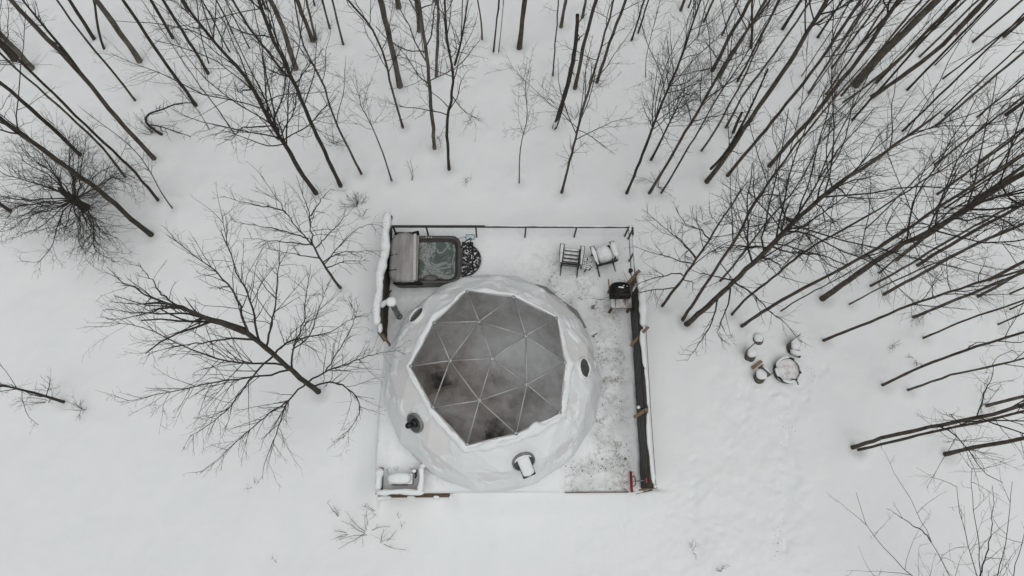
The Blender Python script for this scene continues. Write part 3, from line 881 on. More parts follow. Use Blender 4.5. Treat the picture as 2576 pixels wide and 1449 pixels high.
# snow clinging to the cover
NS = 26
VV, FF, n0 = [], [], 0
for t in SHELL:
    A = GV[list(t)]
    ij = [(p, q) for p in range(NS + 1) for q in range(NS + 1 - p)]
    ix = {v: k for k, v in enumerate(ij)}
    B = np.array([(A[0] * (NS - p - q) + A[1] * p + A[2] * q) / NS for p, q in ij])
    D = B - DC
    rad = D / np.linalg.norm(D, axis=1)[:, None]
    az = np.degrees(np.arctan2(rad[:, 1], rad[:, 0])) % 360
    pol = np.degrees(np.arccos(rad[:, 2]))
    def gz_(c, w):
        q = np.abs((az - c + 180) % 360 - 180)
        return np.exp(-(q / w) ** 2)
    low = sstep(66, 84, pol)
    bias = .17 + .30 * gz_(90, 38) + .20 * gz_(140, 25) - .42 * gz_(45, 26) + .12 * gz_(5, 28) + .34 * gz_(300, 38) + .10 * gz_(265, 25) - .16 * gz_(215, 34)
    bias = bias + low * (.75 * gz_(250, 58) + .55 * gz_(190, 40) + .45 * gz_(130, 35) + .2 * gz_(330, 30) - .35 * gz_(30, 40))
    f = bias + .62 * fbm(B * 1.15, 3, 4) + .22 * fbm(B * 5, 8, 3)
    th = np.clip(f * .16, -.03, .040 + .05 * low + .030 * fbm(B * 2.0, 15, 3)) - .004
    th = th * sstep(0, .35, pol - 38)
    P3 = B + rad * th[:, None]
    keep = th > -.012
    for p in range(NS):
        for q in range(NS - p):
            for tr in (((p, q), (p + 1, q), (p, q + 1)), ((p + 1, q), (p + 1, q + 1), (p, q + 1)) if q < NS - p - 1 else None):
                if tr is None: continue
                k = [ix[v] for v in tr]
                if keep[k[0]] or keep[k[1]] or keep[k[2]]:
                    FF.append([n0 + v for v in k])
    VV.append(P3); n0 += len(P3)
part('snow_patches', np.concatenate(VV), np.array(FF), SNOW, dome)
h_ = GV[[i for i in wn if GPOL[i] < 1][0]]
sc_ = at(1090, 874, 3.0)
MB().ridge(np.array([sc_ + np.array([.02 * math.sin(s * 6), .10 - .2 * s, -.03 - .04 * s]) for s in np.linspace(0, 1, 9)]), .018, .03, 7, 3, .3).out('snow_scrap', SNOW, dome, True)
# round vents in the cover
dome_bvh = BVHTree.FromPolygons([Vector(v) for v in GV], [tuple(t) for t in SHELL])
def on_dome(x, y):
    h, nrm, _, _ = dome_bvh.ray_cast(Vector(CAM), Vector(_n(ray(x, y))))
    return np.array(h), _n(np.array(nrm) + _n(np.array(h) - DC))
def frame_of(nrm):
    up = _n(np.array([0, 0, 1.0]) - nrm[2] * nrm)
    return np.stack([np.cross(up, nrm), up, nrm], 1)      # x across, y up the slope, z out
VENTG = mat('vent_glass', (.035, .037, .038), (.075, .078, .08), 6, .25, 0, None, .5)
VRING = mat('vent_ring', (.16, .165, .165), (.24, .245, .245), 10, .5)
for (x, y, r, kind, lab) in ((1052, 796, .27, 0, 'round porthole half buried in snow, beside the chimney pipe'), (1047, 1062, .26, 1, 'round porthole with a black flue outlet inside'),
                             (1466, 926, .27, 0, 'round dark porthole edged with snow facing the corrugated fence'), (1316, 1158, .29, 2, 'round porthole carrying a snow-topped vent hood')):
    p, nrm = on_dome(x, y)
    p = p + nrm * .055
    R = frame_of(nrm)
    v = MB().lathe([(r + .03, -.12), (r + .03, .03), (r + .012, .04), (r - .012, .036), (r - .015, .006)], p, 36, R).out('vent_frame', VRING if kind else FABRIC, dome, True, lab)
    MB().lathe([(r - .008, -.03), (r - .008, .014), (r - .03, .016)], p, 36, R).out('vent_pane', VENTG, v, True)
    if kind == 1:
        MB().lathe([(.13, 0), (.125, .06), (.105, .10), (.05, .11)], p, 24, R).out('flue_collar', BLACK, v, True)
        e = p + R @ np.array([.0, -.01, .10])
        MB().tube([p + R[:, 2] * .02, p + R[:, 2] * .14, p + R[:, 2] * .20 + np.array([0, 0, .06]), p + R[:, 2] * .22 + np.array([0, 0, .13])], [.075, .075, .078, .085], 16).out('flue_pipe', BLACK, v, True)
    if kind != 1:
        m = MB()
        arc = np.linspace(math.radians(215), math.radians(325), 12) if kind == 0 else np.linspace(math.radians(20), math.radians(160), 10)
        m.ridge(np.array([p + R @ np.array([(r - .02) * math.cos(a), (r - .02) * math.sin(a), .02]) for a in arc]), .035, .035, 7, 4, .35, False, nrm)
        m.out('vent_snow', SNOW, v, True)
    if kind == 2:
        u = _n(np.array([nrm[0] + .05, nrm[1], 0]))
        L, wd_, hd = .58, .35, .26
        X = np.cross(u, (0, 0, 1.0))
        c0 = p + np.array([0, 0, .05])
        def hp(a, b, c): return c0 + X * a + u * b + np.array([0, 0, c])
        BR = np.stack([X, u, np.array([0, 0, 1.0])], 1)
        MB().box(hp(0, L / 2 - .16, 0), (wd_, L, hd), BR, .01).out('vent_hood', BLACK, v)
        MB().ridge(np.array([hp(0, s, hd / 2 + .0) for s in np.linspace(-.15, L - .17, 14)]), wd_ / 2 - .012, .09, 11, 6, .05, ends=2).out('hood_snow', SNOW, v, True)

# inside the dome
fl = thing('dome_floor', (DC[0], DC[1], DZ), 'dark wooden plank floor seen dimly through the dome skylight', 'floor')
fl['kind'] = 'structure'; del fl['category']
for i in range(-18, 18):
    y0 = i * .165
    hw = math.sqrt(max(2.95 ** 2 - (abs(y0 + .08) + .09) ** 2, .01))
    if hw < .3: continue
    ca, sa = math.cos(.45), math.sin(.45)
    MB().box((DC[0] - (y0 + .08) * sa, DC[1] + (y0 + .08) * ca, DZ + .045), (2 * hw, .158, .03), np.array([[ca, -sa, 0], [sa, ca, 0], [0, 0, 1]]), .003).out('plank', FLOOR, fl)
def rot2(a):
    c, s = math.cos(a), math.sin(a)
    return np.array([[c, -s, 0], [s, c, 0], [0, 0, 1]])
def inside(mb, c, a):
    for i in range(len(mb.V)): mb.V[i] = mb.V[i] @ rot2(a).T + np.array(c)
    return mb
DUVET = mat('grey_duvet', (.16, .155, .15), (.24, .235, .225), 3, .9, .4, 6)
z0 = DZ + .06
bed = thing('bed', (.55, 4.3, z0), 'low double bed with grey bedding inside the dome under the skylight', 'bed')
inside(MB().box((0, 0, .16), (1.65, 2.1, .30)), (.55, 4.3, z0), .5).out('bed_base', WOODB, bed)
inside(MB().mound((0, -.1, .30), .80, 1.0, .22, 3, n=12, nz=.1), (.55, 4.3, z0), .5).out('duvet', DUVET, bed, True)
for s in (-.4, .4): inside(MB().mound((s, .8, .42), .32, .2, .16, 4), (.55, 4.3, z0), .5).out('pillow', mat('pillow_linen', (.4, .4, .39)), bed, True)
bn = thing('bench', (-1.55, 2.75, z0), 'reddish wooden bench inside the dome near its front left', 'bench')
inside(MB().box((0, 0, .40), (1.1, .28, .05)), (-1.55, 2.72, z0), -.42).out('seat', WOOD, bn)
for s in (-.42, .42): inside(MB().box((s, 0, .19), (.06, .24, .37)), (-1.55, 2.72, z0), -.42).out('leg', WOODB, bn)
st = thing('wood_stove', (-1.75, 3.85, z0), 'dark grey wood stove inside the dome at its left side', 'stove')
inside(MB().box((0, 0, .34), (.48, .42, .44)), (-1.75, 3.85, z0), .3).out('stove_body', GREY, st)
for a in (-.2, .2):
    for b in (-.18, .18): inside(MB().box((a, b, .06), (.05, .05, .12)), (-1.75, 3.85, z0), .3).out('leg', BLACK, st)
MB().tube([(-1.75, 3.85, z0 + .56), (-1.75, 3.85, z0 + 1.3)], .06, 12).out('stove_pipe', GREY, st, True)
sf = thing('armchair', (.2, 2.3, z0), 'brown armchair inside the dome close to its front', 'armchair')
inside(MB().box((0, 0, .24), (.85, .8, .36), bev=.06), (.1, 2.2, z0), .2).out('seat', WOODB, sf)
inside(MB().box((0, .38, .5), (.85, .18, .6), bev=.06), (.1, 2.2, z0), .2).out('backrest', WOODB, sf)
for s in (-.42, .42): inside(MB().box((s, 0, .42), (.14, .8, .3), bev=.05), (.1, 2.2, z0), .2).out('armrest', WOODB, sf)
rg = thing('rug', (-.6, 3.0, z0), 'pale bordered rug on the dome floor beside the bed', 'rug')
inside(MB().box((0, 0, .006), (1.1, 2.2, .012), bev=.002), (-.75, 3.25, z0), -.35).out('rug_field', mat('rug_wool', (.13, .10, .085), (.19, .15, .13), 20, .95), rg)
for s in (-.5, .5): inside(MB().box((s, 0, .016), (.05, 2.2, .01), bev=.001), (-.75, 3.25, z0), -.35).out('rug_border', DUVET, rg)
# ------------------------------------------------------------------ back railing (black metal, glass infill)
GLASS = bpy.data.materials.new('railing_glass'); GLASS.use_nodes = True
_t = GLASS.node_tree; _o = _t.nodes['Material Output']
_a = _t.nodes.new('ShaderNodeBsdfTransparent'); _a.inputs[0].default_value = (.996, .997, .997, 1)
_g = _t.nodes.new('ShaderNodeBsdfGlossy'); _g.inputs['Roughness'].default_value = .08
_x = _t.nodes.new('ShaderNodeMixShader'); _x.inputs[0].default_value = .012
_t.links.new(_a.outputs[0], _x.inputs[1]); _t.links.new(_g.outputs[0], _x.inputs[2]); _t.links.new(_x.outputs[0], _o.inputs[0])
RZ = DZ + .98
ry = at(1288, 570, RZ)[1]
xr = [at(x, 570, RZ)[0] for x in (989, 1072, 1197, 1323, 1451, 1582)]
rl = thing('deck_railing', (xr[0], ry, DZ), 'black metal and glass railing along the back edge of the deck', 'railing')
MB().bar((xr[0] - .03, ry, RZ), (xr[-1], ry, RZ), .075, .05).out('top_rail', BLACK, rl)
for i, x in enumerate(xr):
    MB().box((x, ry, DZ + .48), (.05, .05, .96), bev=.004).out('post', BLACK, rl)
    if i:
        MB().box(((xr[i - 1] + x) / 2, ry, DZ + .52), (x - xr[i - 1] - .14, .01, .78), bev=.002).out('glass_panel', GLASS, rl)
MB().ridge(np.array([(x, ry + .012, RZ + .022) for x in np.linspace(xr[2] + .25, xr[-1] + .03, 60)]), np.linspace(.018, .038, 60), .035, 7, 3, .35).out('rail_snow', SNOW, rl, True)
# side railing, snowed over
rx = 4.24
y1 = 6.95
rl = thing('side_railing', (rx, y1, DZ), 'short side railing at the back right corner, its panel plastered white with snow', 'railing')
MB().bar((rx, y1, RZ - .03), (rx, ry, RZ - .03), .06, .05).out('top_rail', BLACK, rl)
for y in (y1 + .02, (y1 + ry) / 2, ry - .08): MB().box((rx, y, DZ + .46), (.05, .05, .92), bev=.004).out('post', BLACK, rl)
for a, b in ((y1 + .06, (y1 + ry) / 2 - .05), ((y1 + ry) / 2 + .05, ry - .14)):
    MB().box((rx, (a + b) / 2, DZ + .5), (.012, b - a, .76), bev=.002).out('glass_panel', GLASS, rl)
m = MB()
m.ridge(np.array([(rx + .012, y, RZ - .008) for y in np.linspace(y1 + .05, 8.35, 30)]), .042, .05, 7, 8, .35)
m.ridge(np.array([(rx - .01, y, RZ - .008) for y in np.linspace(8.72, ry + .03, 8)]), .05, .06, 7, 9, .3)
m.out('rail_snow', SNOW, rl, True)

# ------------------------------------------------------------------ right-hand fence of corrugated sheets
fx, ft = 4.22, 1.58
fence = thing('corrugated_fence', (fx, .62, DZ), 'long charcoal corrugated metal fence along the right side, braced with raw boards', 'fence')
ys = [.66, 2.2, 3.72, 5.3, 6.55]
for a, b in zip(ys[:-1], ys[1:]):
    prof = []
    nr = 6
    for i in range(nr):
        z = DZ + .02 + (ft - DZ - .02) * i / nr
        s = (ft - DZ - .02) / nr
        prof += [(0, z), (0, z + s * .52), (.028, z + s * .60), (.028, z + s * .92)]
    prof.append((0, ft))
    V = np.array([(fx - .035 + dx, y, z) for y in (a + .002, b - .002) for dx, z in prof] + [(fx - .030 + dx, y, z) for y in (a + .002, b - .002) for dx, z in prof])
    n = len(prof)
    Fl = [(i, i + 1, n + i + 1, n + i) for i in range(n - 1)] + [(2 * n + i, 3 * n + i, 3 * n + i + 1, 2 * n + i + 1) for i in range(n - 1)]
    V[:, 0] += .010 * noise(V * np.array([1, .7, 2.]), 4)
    part('metal_sheet', V, Fl, SIDING, fence, False)
for y in (.68, 2.2, 3.72, 5.3, 6.5, 6.9): MB().box((fx + .05, y, DZ + .62), (.09, .09, 1.28), bev=.006).out('post', WOODG, fence)
for z in (DZ + .2, ft - .12): MB().box((fx + .03, 3.75, z), (.04, 6.25, .09), bev=.004).out('stringer', WOODG, fence)
MB().box((fx + .02, 3.78, ft + .02), (.11, 6.3, .035), bev=.004).out('cap_board', CEDAR, fence)
m = MB()
def fcap(a, b, w, h, sd, off=.03):
    n = max(8, int((b - a) / .07))
    q = np.linspace(a, b, n)
    return m.ridge(np.stack([fx + off + .03 * np.sin(q * 2.3), q, 0 * q + ft + .03], 1), w, h, 9, sd, .22)
fcap(5.25, 6.98, .105, .15, 1, .085); fcap(4.0, 5.2, .065, .08, 2, .06); fcap(2.9, 4.05, .045, .05, 3, .06); fcap(.72, 2.75, .052, .06, 4, .065)
m.out('fence_snow', SNOW, fence, True)
MB().tube([(fx + .17, .7, ft - .02), (fx + .16, 2.6, ft - .03), (fx + .18, 5.0, ft - .05), (fx + .17, 6.8, ft - .02)], .008, 6).out('wire', BLACK, fence, True)
MB().bar((4.03, 4.84, DZ + .62), at(1631, 822, 1.95), .09, .04).out('brace', WOOD, fence)
MB().bar((3.98, 2.66, DZ + .75), (4.25, 2.80, 1.70), .10, .04).out('brace', WOOD, fence)
MB().bar((3.96, 6.72, 1.1), (4.28, 7.0, 1.72), .11, .04).out('brace', WOOD, fence)
MB().bar((4.08, .60, DZ + .5), (4.36, .64, ft + .05), .12, .04, up=(0, 1, 0)).out('end_brace', WOOD, fence)
MB().box((4.34, .68, DZ + .68), (.10, .10, 1.40), bev=.005).out('end_post', WOOD, fence)
MB().mound((4.34, .68, DZ + 1.38), .045, .045, .05, 2).out('post_snow', SNOW, fence, True)

# ------------------------------------------------------------------ left-hand fence of upright boards under a thick snow roll
lx, lt = -3.50, 1.45
lf = thing('board_fence', (lx, 5.1, DZ), 'dark board fence on the left side of the deck under a thick snow roll', 'fence')
nbd = 27
for i in range(nbd):
    y = 5.12 + (8.95 - 5.12) * (i + .5) / nbd
    MB().box((lx + .006 * math.sin(i * 2.1), y, (DZ + lt) / 2), (.024, 3.83 / nbd - .006, lt - DZ), bev=.003).out('board', CEDAR, lf)
for y in (5.16, 6.4, 7.65, 8.9): MB().box((lx - .06, y, DZ + .55), (.09, .09, 1.15), bev=.006).out('post', WOODG, lf)
MB().box((lx - .02, 7.03, lt + .012), (.10, 3.86, .03), bev=.004).out('cap_board', CEDAR, lf)
m = MB()
q = np.linspace(5.35, 9.03, 64)
off = np.where(q > 6.98, -.02, -.15) + .035 * np.sin(q * 5.1) + .03 * np.sin(q * 2.3 + 1) + .03 * np.sin(q * 3.0) * (q < 6.98)
off = np.convolve(np.pad(off, 4, 'edge'), np.ones(9) / 9, 'valid')
m.ridge(np.stack([lx + off - .005, q, 0 * q + lt + .025 - .06 * (q < 6.9)], 1), np.where(q > 6.95, .125, .115), .165, 11, 12, .20)
q = np.linspace(5.10, 5.42, 8)
m.ridge(np.stack([lx - .03 + 0 * q, q, 0 * q + lt + .025], 1), .07, .10, 9, 13, .2)
q = np.linspace(-3.56, -3.16, 12)
m.ridge(np.stack([q, 5.95 + .05 * np.sin((q + 3.5) * 7), lt + .02 + (q + 3.56) * 1.25], 1), .085, .12, 9, 15, .15)
m.out('fence_snow', SNOW, lf, True)
MB().bar((-3.52, 5.16, 1.30), (-3.34, 4.92, .62), .15, .04, up=(1, .4, .3)).out('end_brace', WOOD, lf)
MB().bar((-3.42, 6.75, .5), (-3.50, 6.2, 1.2), .04, .04).out('brace', WOODB, lf)

def lantern(x, y, z, label):
    t = thing('wall_lantern', (x, y, z), label, 'lantern')
    MB().bar((x, y - .09, z - .12), (x, y, z - .02), .025, .025).out('bracket', BLACK, t)
    MB().lathe([(.035, -.12), (.055, -.11), (.06, .0), (.075, .01), (.05, .06), (.012, .10)], (x, y, z), 12).out('lamp_housing', BLACK, t, True)
lantern(-3.395, 8.83, 1.50, 'black lantern at the back end of the snow-capped left fence')
lantern(4.0, 6.99, 1.75, 'black lantern on the brace behind the covered grill')
t = thing('globe_light', (4.03, 2.88, 1.5), 'small white globe light on the inside of the corrugated fence', 'light')
MB().tube([(4.17, 2.86, 1.42), (4.10, 2.87, 1.46), (4.03, 2.88, 1.50)], .014, 8).out('bracket', BLACK, t, True)
MB().lathe([(.02, -.05), (.04, -.03), (.052, .0), (.045, .03), (.02, .05)], (4.03, 2.88, 1.56), 16).out('globe', WHITE, t, True)

# ------------------------------------------------------------------ chimney pipe
t = thing('chimney_pipe', (-3.16, 5.93, DZ), 'galvanised chimney pipe with a round snow cap next to the left fence', 'chimney')
MB().tube([(-3.16, 5.93, DZ), (-3.16, 5.93, 1.25), (-3.16, 5.93, 1.90)], .085, 20).out('pipe', GALV, t, True)
for z in (.72, 1.30): MB().lathe([(.087, -.02), (.094, -.012), (.094, .012), (.087, .02)], (-3.16, 5.93, z), 20).out('band', GALV, t, True)
MB().lathe([(.085, 0), (.13, .02), (.14, .05), (.12, .10), (.04, .13)], (-3.16, 5.93, 1.90), 20).out('rain_cap', GALV, t, True)
MB().mound((-3.16, 5.93, 1.97), .145, .145, .12, 5, nz=.05).out('cap_snow', SNOW, t, True)
MB().tube([(-3.16, 5.93, DZ + .16), (-3.10, 5.88, DZ + .06)], .10, 16).out('tee', GALV, t, True)

# ------------------------------------------------------------------ hot tub
tx0, tx1, ty0, ty1, tz = -3.42, -1.21, 6.82, 8.40, 1.05
tcx, tcy = (tx0 + tx1) / 2, (ty0 + ty1) / 2
tub = thing('hot_tub', (tcx, tcy, DZ), 'grey hot tub of foaming greenish water, half its cover folded over', 'hot tub')
def rrect(x0, x1, y0, y1, r, k=7):
    P = []
    for cx, cy, a0 in ((x1 - r, y1 - r, 0), (x0 + r, y1 - r, 90), (x0 + r, y0 + r, 180), (x1 - r, y0 + r, 270)):
        for i in range(k):
            a = math.radians(a0 + 90 * i / (k - 1))
            P.append((cx + r * math.cos(a), cy + r * math.sin(a)))
    return P
def loft(rings):
    n = len(rings[0][0])
    V = [(x, y, z) for P, z in rings for x, y in P]
    Fl = [(j * n + i, j * n + (i + 1) % n, (j + 1) * n + (i + 1) % n, (j + 1) * n + i) for j in range(len(rings) - 1) for i in range(n)]
    return V, Fl
def ins(d, r): return rrect(tx0 + d, tx1 - d, ty0 + d, ty1 - d, max(r, .05))
TUBS = mat('tub_shell', (.045, .043, .04), (.075, .072, .068), 8, .4, 0, None, .45)
part('cabinet', *loft([(ins(.05, .25), DZ), (ins(.045, .25), tz - .10)]), TUBS, tub)
part('shell_rim', *loft([(ins(.02, .28), tz - .12), (ins(-.005, .30), tz - .08), (ins(-.005, .30), tz - .02), (ins(.02, .29), tz), (ins(.075, .25), tz), (ins(.095, .24), tz - .02), (ins(.12, .23), tz - .10), (ins(.16, .22), tz - .12), (ins(.22, .20), tz - .42), (ins(.30, .2), tz - .6)]), TUBS, tub)
WATER = bpy.data.materials.new('foaming_water'); WATER.use_nodes = True
_t = WATER.node_tree; _b2 = _t.nodes['Principled BSDF']; _b2.inputs['Roughness'].default_value = .12; _b2.inputs['IOR'].default_value = 1.33
_co = _t.nodes.new('ShaderNodeTexCoord')
_w = _t.nodes.new('ShaderNodeTexNoise'); _w.inputs['Scale'].default_value = 1.7; _w.inputs['Detail'].default_value = 9; _w.inputs['Distortion'].default_value = 1.1; _w.inputs['Roughness'].default_value = .66
_t.links.new(_co.outputs['Object'], _w.inputs[0])
_r = _t.nodes.new('ShaderNodeValToRGB'); _e = _r.color_ramp.elements
_e[0].position, _e[0].color = .36, (.052, .074, .069, 1)
_e[1].position, _e[1].color = .62, (.066, .090, .084, 1)
for p_, c_ in ((.43, (.070, .094, .088, 1)), (.50, (.27, .29, .285, 1)), (.56, (.075, .100, .094, 1))):
    q_ = _e.new(p_); q_.color = c_
_t.links.new(_w.outputs[0], _r.inputs[0]); _t.links.new(_r.outputs[0], _b2.inputs['Base Color'])
_bp = _t.nodes.new('ShaderNodeBump'); _bp.inputs['Strength'].default_value = .4; _bp.inputs['Distance'].default_value = .03
_t.links.new(_w.outputs[0], _bp.inputs['Height']); _t.links.new(_bp.outputs[0], _b2.inputs['Normal'])
wp = ins(.17, .21)
part('water', [(x, y, tz - .15) for x, y in wp], [tuple(range(len(wp)))], WATER, tub, False)
pn = MB().box((-2.22, ty1 - .07, tz + .012), (.30, .10, .03), bev=.012).out('control_panel', TUBS, tub)
for i in (-.085, 0, .085): MB().lathe([(.022, 0), (.022, .012), (.015, .016)], (-2.22 + i, ty1 - .07, tz + .022), 12).out('button', LIGHTG, pn, True)
MB().mound((-2.13, ty0 + .17, tz - .03), .24, .10, .07, 7, nz=.03).out('headrest', GREY, tub, True)
for x in (-2.44, -1.83): MB().lathe([(.045, 0), (.045, .02), (.03, .035)], (x, ty0 + .12, tz - .02), 14).out('valve_knob', BLACK, tub, True)
# folded cover
VIN = mat('grey_vinyl_cover', (.20, .195, .19), (.33, .325, .315), 2.2, .6, .5, 5, .3, (3.0, .6, 1), dist=.04)
cv = thing('tub_cover', (-3.0, tcy, tz), 'folded grey vinyl hot tub cover with a pale inner edge', 'cover')
def slab(x0, x1, z0_, z1_, jag, sd):
    nx2, ny2 = 14, 18
    xs = np.linspace(0, 1, nx2); ysl = np.linspace(0, 1, ny2)
    A, B = np.meshgrid(xs, ysl)
    r = .22
    X = x0 + (x1 - x0) * A; Y = ty0 - .02 + (ty1 - ty0 + .04) * B
    # round the outer corners
    ex = np.clip((r - A) / r, 0, 1); ey = np.clip((np.abs(B - .5) - .5 + r) / r, 0, 1)
    X = X + (x1 - x0) * .28 * ex * 0 + .20 * (ey ** 2.2) * (1 - A) ** 2
    Zt = z1_ - .07 * ex ** 2 - .05 * np.clip((np.abs(B - .5) - .38) / .12, 0, 1) ** 2 + jag * fbm(np.stack([X * 1.5, Y * 2.5, 0 * X + sd], -1), sd, 3) + .045 * np.exp(-((A - .62 + .25 * np.abs(B - .55)) / .18) ** 2)
    top = np.stack([X, Y, Zt], -1).reshape(-1, 3); bot = np.stack([X, Y, 0 * Zt + z0_], -1).reshape(-1, 3)
    n = nx2 * ny2
    Fl = [(j * nx2 + i, j * nx2 + i + 1, (j + 1) * nx2 + i + 1, (j + 1) * nx2 + i) for j in range(ny2 - 1) for i in range(nx2 - 1)]
    Fl += [(f[3] + n, f[2] + n, f[1] + n, f[0] + n) for f in Fl]
    bd_ = [i for i in range(nx2)] + [j * nx2 + nx2 - 1 for j in range(1, ny2)] + [(ny2 - 1) * nx2 + i for i in range(nx2 - 2, -1, -1)] + [j * nx2 for j in range(ny2 - 2, 0, -1)]
    Fl += [(bd_[i], bd_[i] + n, bd_[(i + 1) % len(bd_)] + n, bd_[(i + 1) % len(bd_)]) for i in range(len(bd_))]
    return np.concatenate([top, bot]), Fl
part('lower_half', *slab(tx0 - .01, -2.52, tz + .012, tz + .10, .01, 3), VIN, cv)
up_ = part('upper_half', *slab(tx0 + .03, -2.60, tz + .115, tz + .22, .022, 6), VIN, cv)
MB().bar((-2.60, ty0 + .02, tz + .17), (-2.635, ty1 - .03, tz + .17), .09, .14).out('hinge_edge', LIGHTG, cv)
for y in (7.16, 7.66): MB().bar((tx0 - .01, y, tz + .19), (tx0 + .26, y + .02, tz + .235), .03, .012).out('strap', BLKCLOTH, up_)
m = MB()
m.ridge(np.array([(x, ty0 - .03 + .02 * math.sin(x * 9), tz + .0) for x in np.linspace(tx0 + .12, -2.35, 16)]), .06, .10, 7, 21, .3)
m.ridge(np.array([(x, ty1 + .03, tz + .02) for x in np.linspace(tx0 + .10, -2.5, 16)]), .05, .12, 7, 22, .3)
m.box((-2.62, ty1 + .02, tz + .16), (.22, .10, .14), rot2(.3), .03)
m.out('skirt_flap', BLKCLOTH, cv, True)

# steps, handrail, skimmer
SNB = mat('snow_dusted_black', (.008, .008, .009), (.66, .67, .68), 13, .5, .2, 20, .3, None, 0, .53, .60, 8)
stp = thing('tub_steps', (-1.19, 7.8, DZ), 'two rounded black steps dusted with snow beside the hot tub', 'steps')
def half(cx, cy, rx_, ry_, k=20): return [(cx + rx_ * math.cos(a), cy + ry_ * math.sin(a)) for a in np.linspace(-math.pi / 2, math.pi / 2, k)]
MB().prism(half(-1.18, 7.78, .60, .56), DZ + .02, DZ + .24).out('lower_tread', SNB, stp)
MB().tube([(x, y, DZ + .235) for x, y in half(-1.18, 7.78, .60, .56)], .014, 6).out('tread_edge', BLACK, stp, True)
MB().tube([(x, y, DZ + .455) for x, y in half(-1.18, 7.78, .34, .52)], .014, 6).out('tread_edge', BLACK, stp, True)
MB().prism(half(-1.18, 7.78, .34, .52), DZ + .245, DZ + .46).out('upper_tread', SNB, stp)
hr = thing('tub_handrail', (-1.1, 8.1, DZ), 'black bent metal handrail at the hot tub steps', 'handrail')
MB().tube([at(1160, 624, 1.0), at(1163, 616, 1.14), at(1171, 607, 1.24), at(1184, 599, 1.27), at(1185.5, 601, 1.24), at(1183, 611, .95), at(1184, 613, .55)], .018, 10).out('rail_tube', BLACK, hr, True)
MB().box((-.93, 8.31, DZ + .26), (.20, .12, .05)).out('foot_plate', BLACK, hr)
sk = thing('skimmer_net', (-.9, 8.27, 1.2), 'blue pool skimmer net resting over the hot tub rim', 'net')
c = at(1183, 597, 1.17)
fr_ = [(c[0] + dx, c[1] + dy, c[2]) for dx, dy in ((-.14, -.05), (-.12, -.085), (.10, -.085), (.135, -.05), (.135, .06), (.10, .09), (-.12, .09), (-.14, .06), (-.14, -.05))]
MB().tube(fr_, .011, 8).out('net_frame', BLUE, sk, True)
MESH = bpy.data.materials.new('net_mesh'); MESH.use_nodes = True
_t = MESH.node_tree; _b2 = _t.nodes['Principled BSDF']; _b2.inputs['Base Color'].default_value = (.16, .36, .42, 1)
_a = _t.nodes.new('ShaderNodeBsdfTransparent'); _x = _t.nodes.new('ShaderNodeMixShader'); _x.inputs[0].default_value = .45
_t.links.new(_a.outputs[0], _x.inputs[1]); _t.links.new(_b2.outputs[0], _x.inputs[2]); _t.links.new(_x.outputs[0], _t.nodes['Material Output'].inputs[0])
part('net_mesh', [(x, y, z - .012) for x, y, z in fr_[:-1]] + [(c[0], c[1], c[2] - .05)], [(i, (i + 1) % 8, 8) for i in range(8)], MESH, sk)
MB().tube([(c[0] - .14, c[1], c[2]), (c[0] - .52, c[1] - .03, c[2] - .06)], .012, 8).out('pole', GALV, sk, True)

# ------------------------------------------------------------------ slatted armchairs and table
CH = mat('dark_slats', (.025, .025, .025), (.06, .06, .058), 6, .7, .2, 24, .25)
FROST = mat('thin_snow_film', (.42, .43, .435), (.74, .755, .76), 5, .75, .3, 26, .15, None, 0, .34, .50, 6)
CHD = mat('dark_chair_plastic', (.025, .025, .025), (.05, .05, .048), 6, .6)
def armchair(cx, cy, rot, label, snow):
    t = thing('lounge_chair', (cx, cy, DZ + .05), label, 'chair', 'slatted armchairs on the deck')
    R = rot2(rot); b = np.array([cx, cy, DZ + .03])
    def w(*p): return R @ np.array(p) + b
    # faces +y (the woods); back towards the dome
    for i in range(5):
        y = .26 - i * .115; z = .40 - i * .035
        MB().box(w(0, y, z), (.50, .098, .022), R, .004).out('seat_slat', CH, t)
        if not snow: MB().box(w(0, y + .006, z + .015), (.47, .066, .012), R, .004).out('slat_snow', FROST, t)
    for s in (-1, 1):
        MB().bar(w(s * .27, .34, .37), w(s * .27, -.52, .02), .03, .09).out('seat_rail', CHD, t)
        MB().bar(w(s * .29, .24, 0), w(s * .29, .24, .58), .07, .035).out('front_leg', CHD, t)
        MB().bar(w(s * .27, -.24, 0), w(s * .27, -.20, .60), .05, .04).out('rear_leg', CHD, t)
        poly = [(s * .25, .36), (s * .40, .36), (s * .40, .10), (s * .345, -.30), (s * .275, -.30)]
        if s < 0: poly = poly[::-1]
        MB().prism(poly, .585, .61, (R, b)).out('armrest', CH, t)
        pc = np.mean(poly, 0); MB().prism([tuple(pc + (np.array(p) - pc) * np.array([.62, .93])) for p in poly], .611, .624, (R, b)).out('arm_frost', FROST, t)
        if snow:
            MB().ridge(np.array([w(s * (.33 if s < 0 else .335), y, .605) for y in np.linspace(.33, -.2, 12)]), .06 if s < 0 else .09, .035 if s < 0 else .10, 7, 3 + s, .2).out('arm_snow', SNOW, t, True)
    for i in range(6):
        x = -.205 + i * .082
        top = .88 + .05 * math.cos((i - 2.5) * .55)
        MB().bar(w(x, -.17, .26), w(x * 1.12, -.40 - .0 * i, top), .072, .02, up=(R @ np.array([0, 1, .3]))).out('back_slat', CH if not snow else CHD, t)
    MB().bar(w(-.27, -.30, .60), w(.27, -.30, .60), .05, .03).out('back_rail', CHD, t)
    MB().bar(w(-.25, -.40, .84), w(.25, -.40, .84), .03, .05).out('top_rail', CHD, t)
    if snow:
        MB().mound(w(.0, .04, .33), .27, .30, .34, 9, rot, nz=.10).out('seat_snow', SNOW, t, True)
    return t
armchair(2.31, 7.78, -.12, 'dark slatted armchair with a bare snow-dusted seat, left of the pair', False)
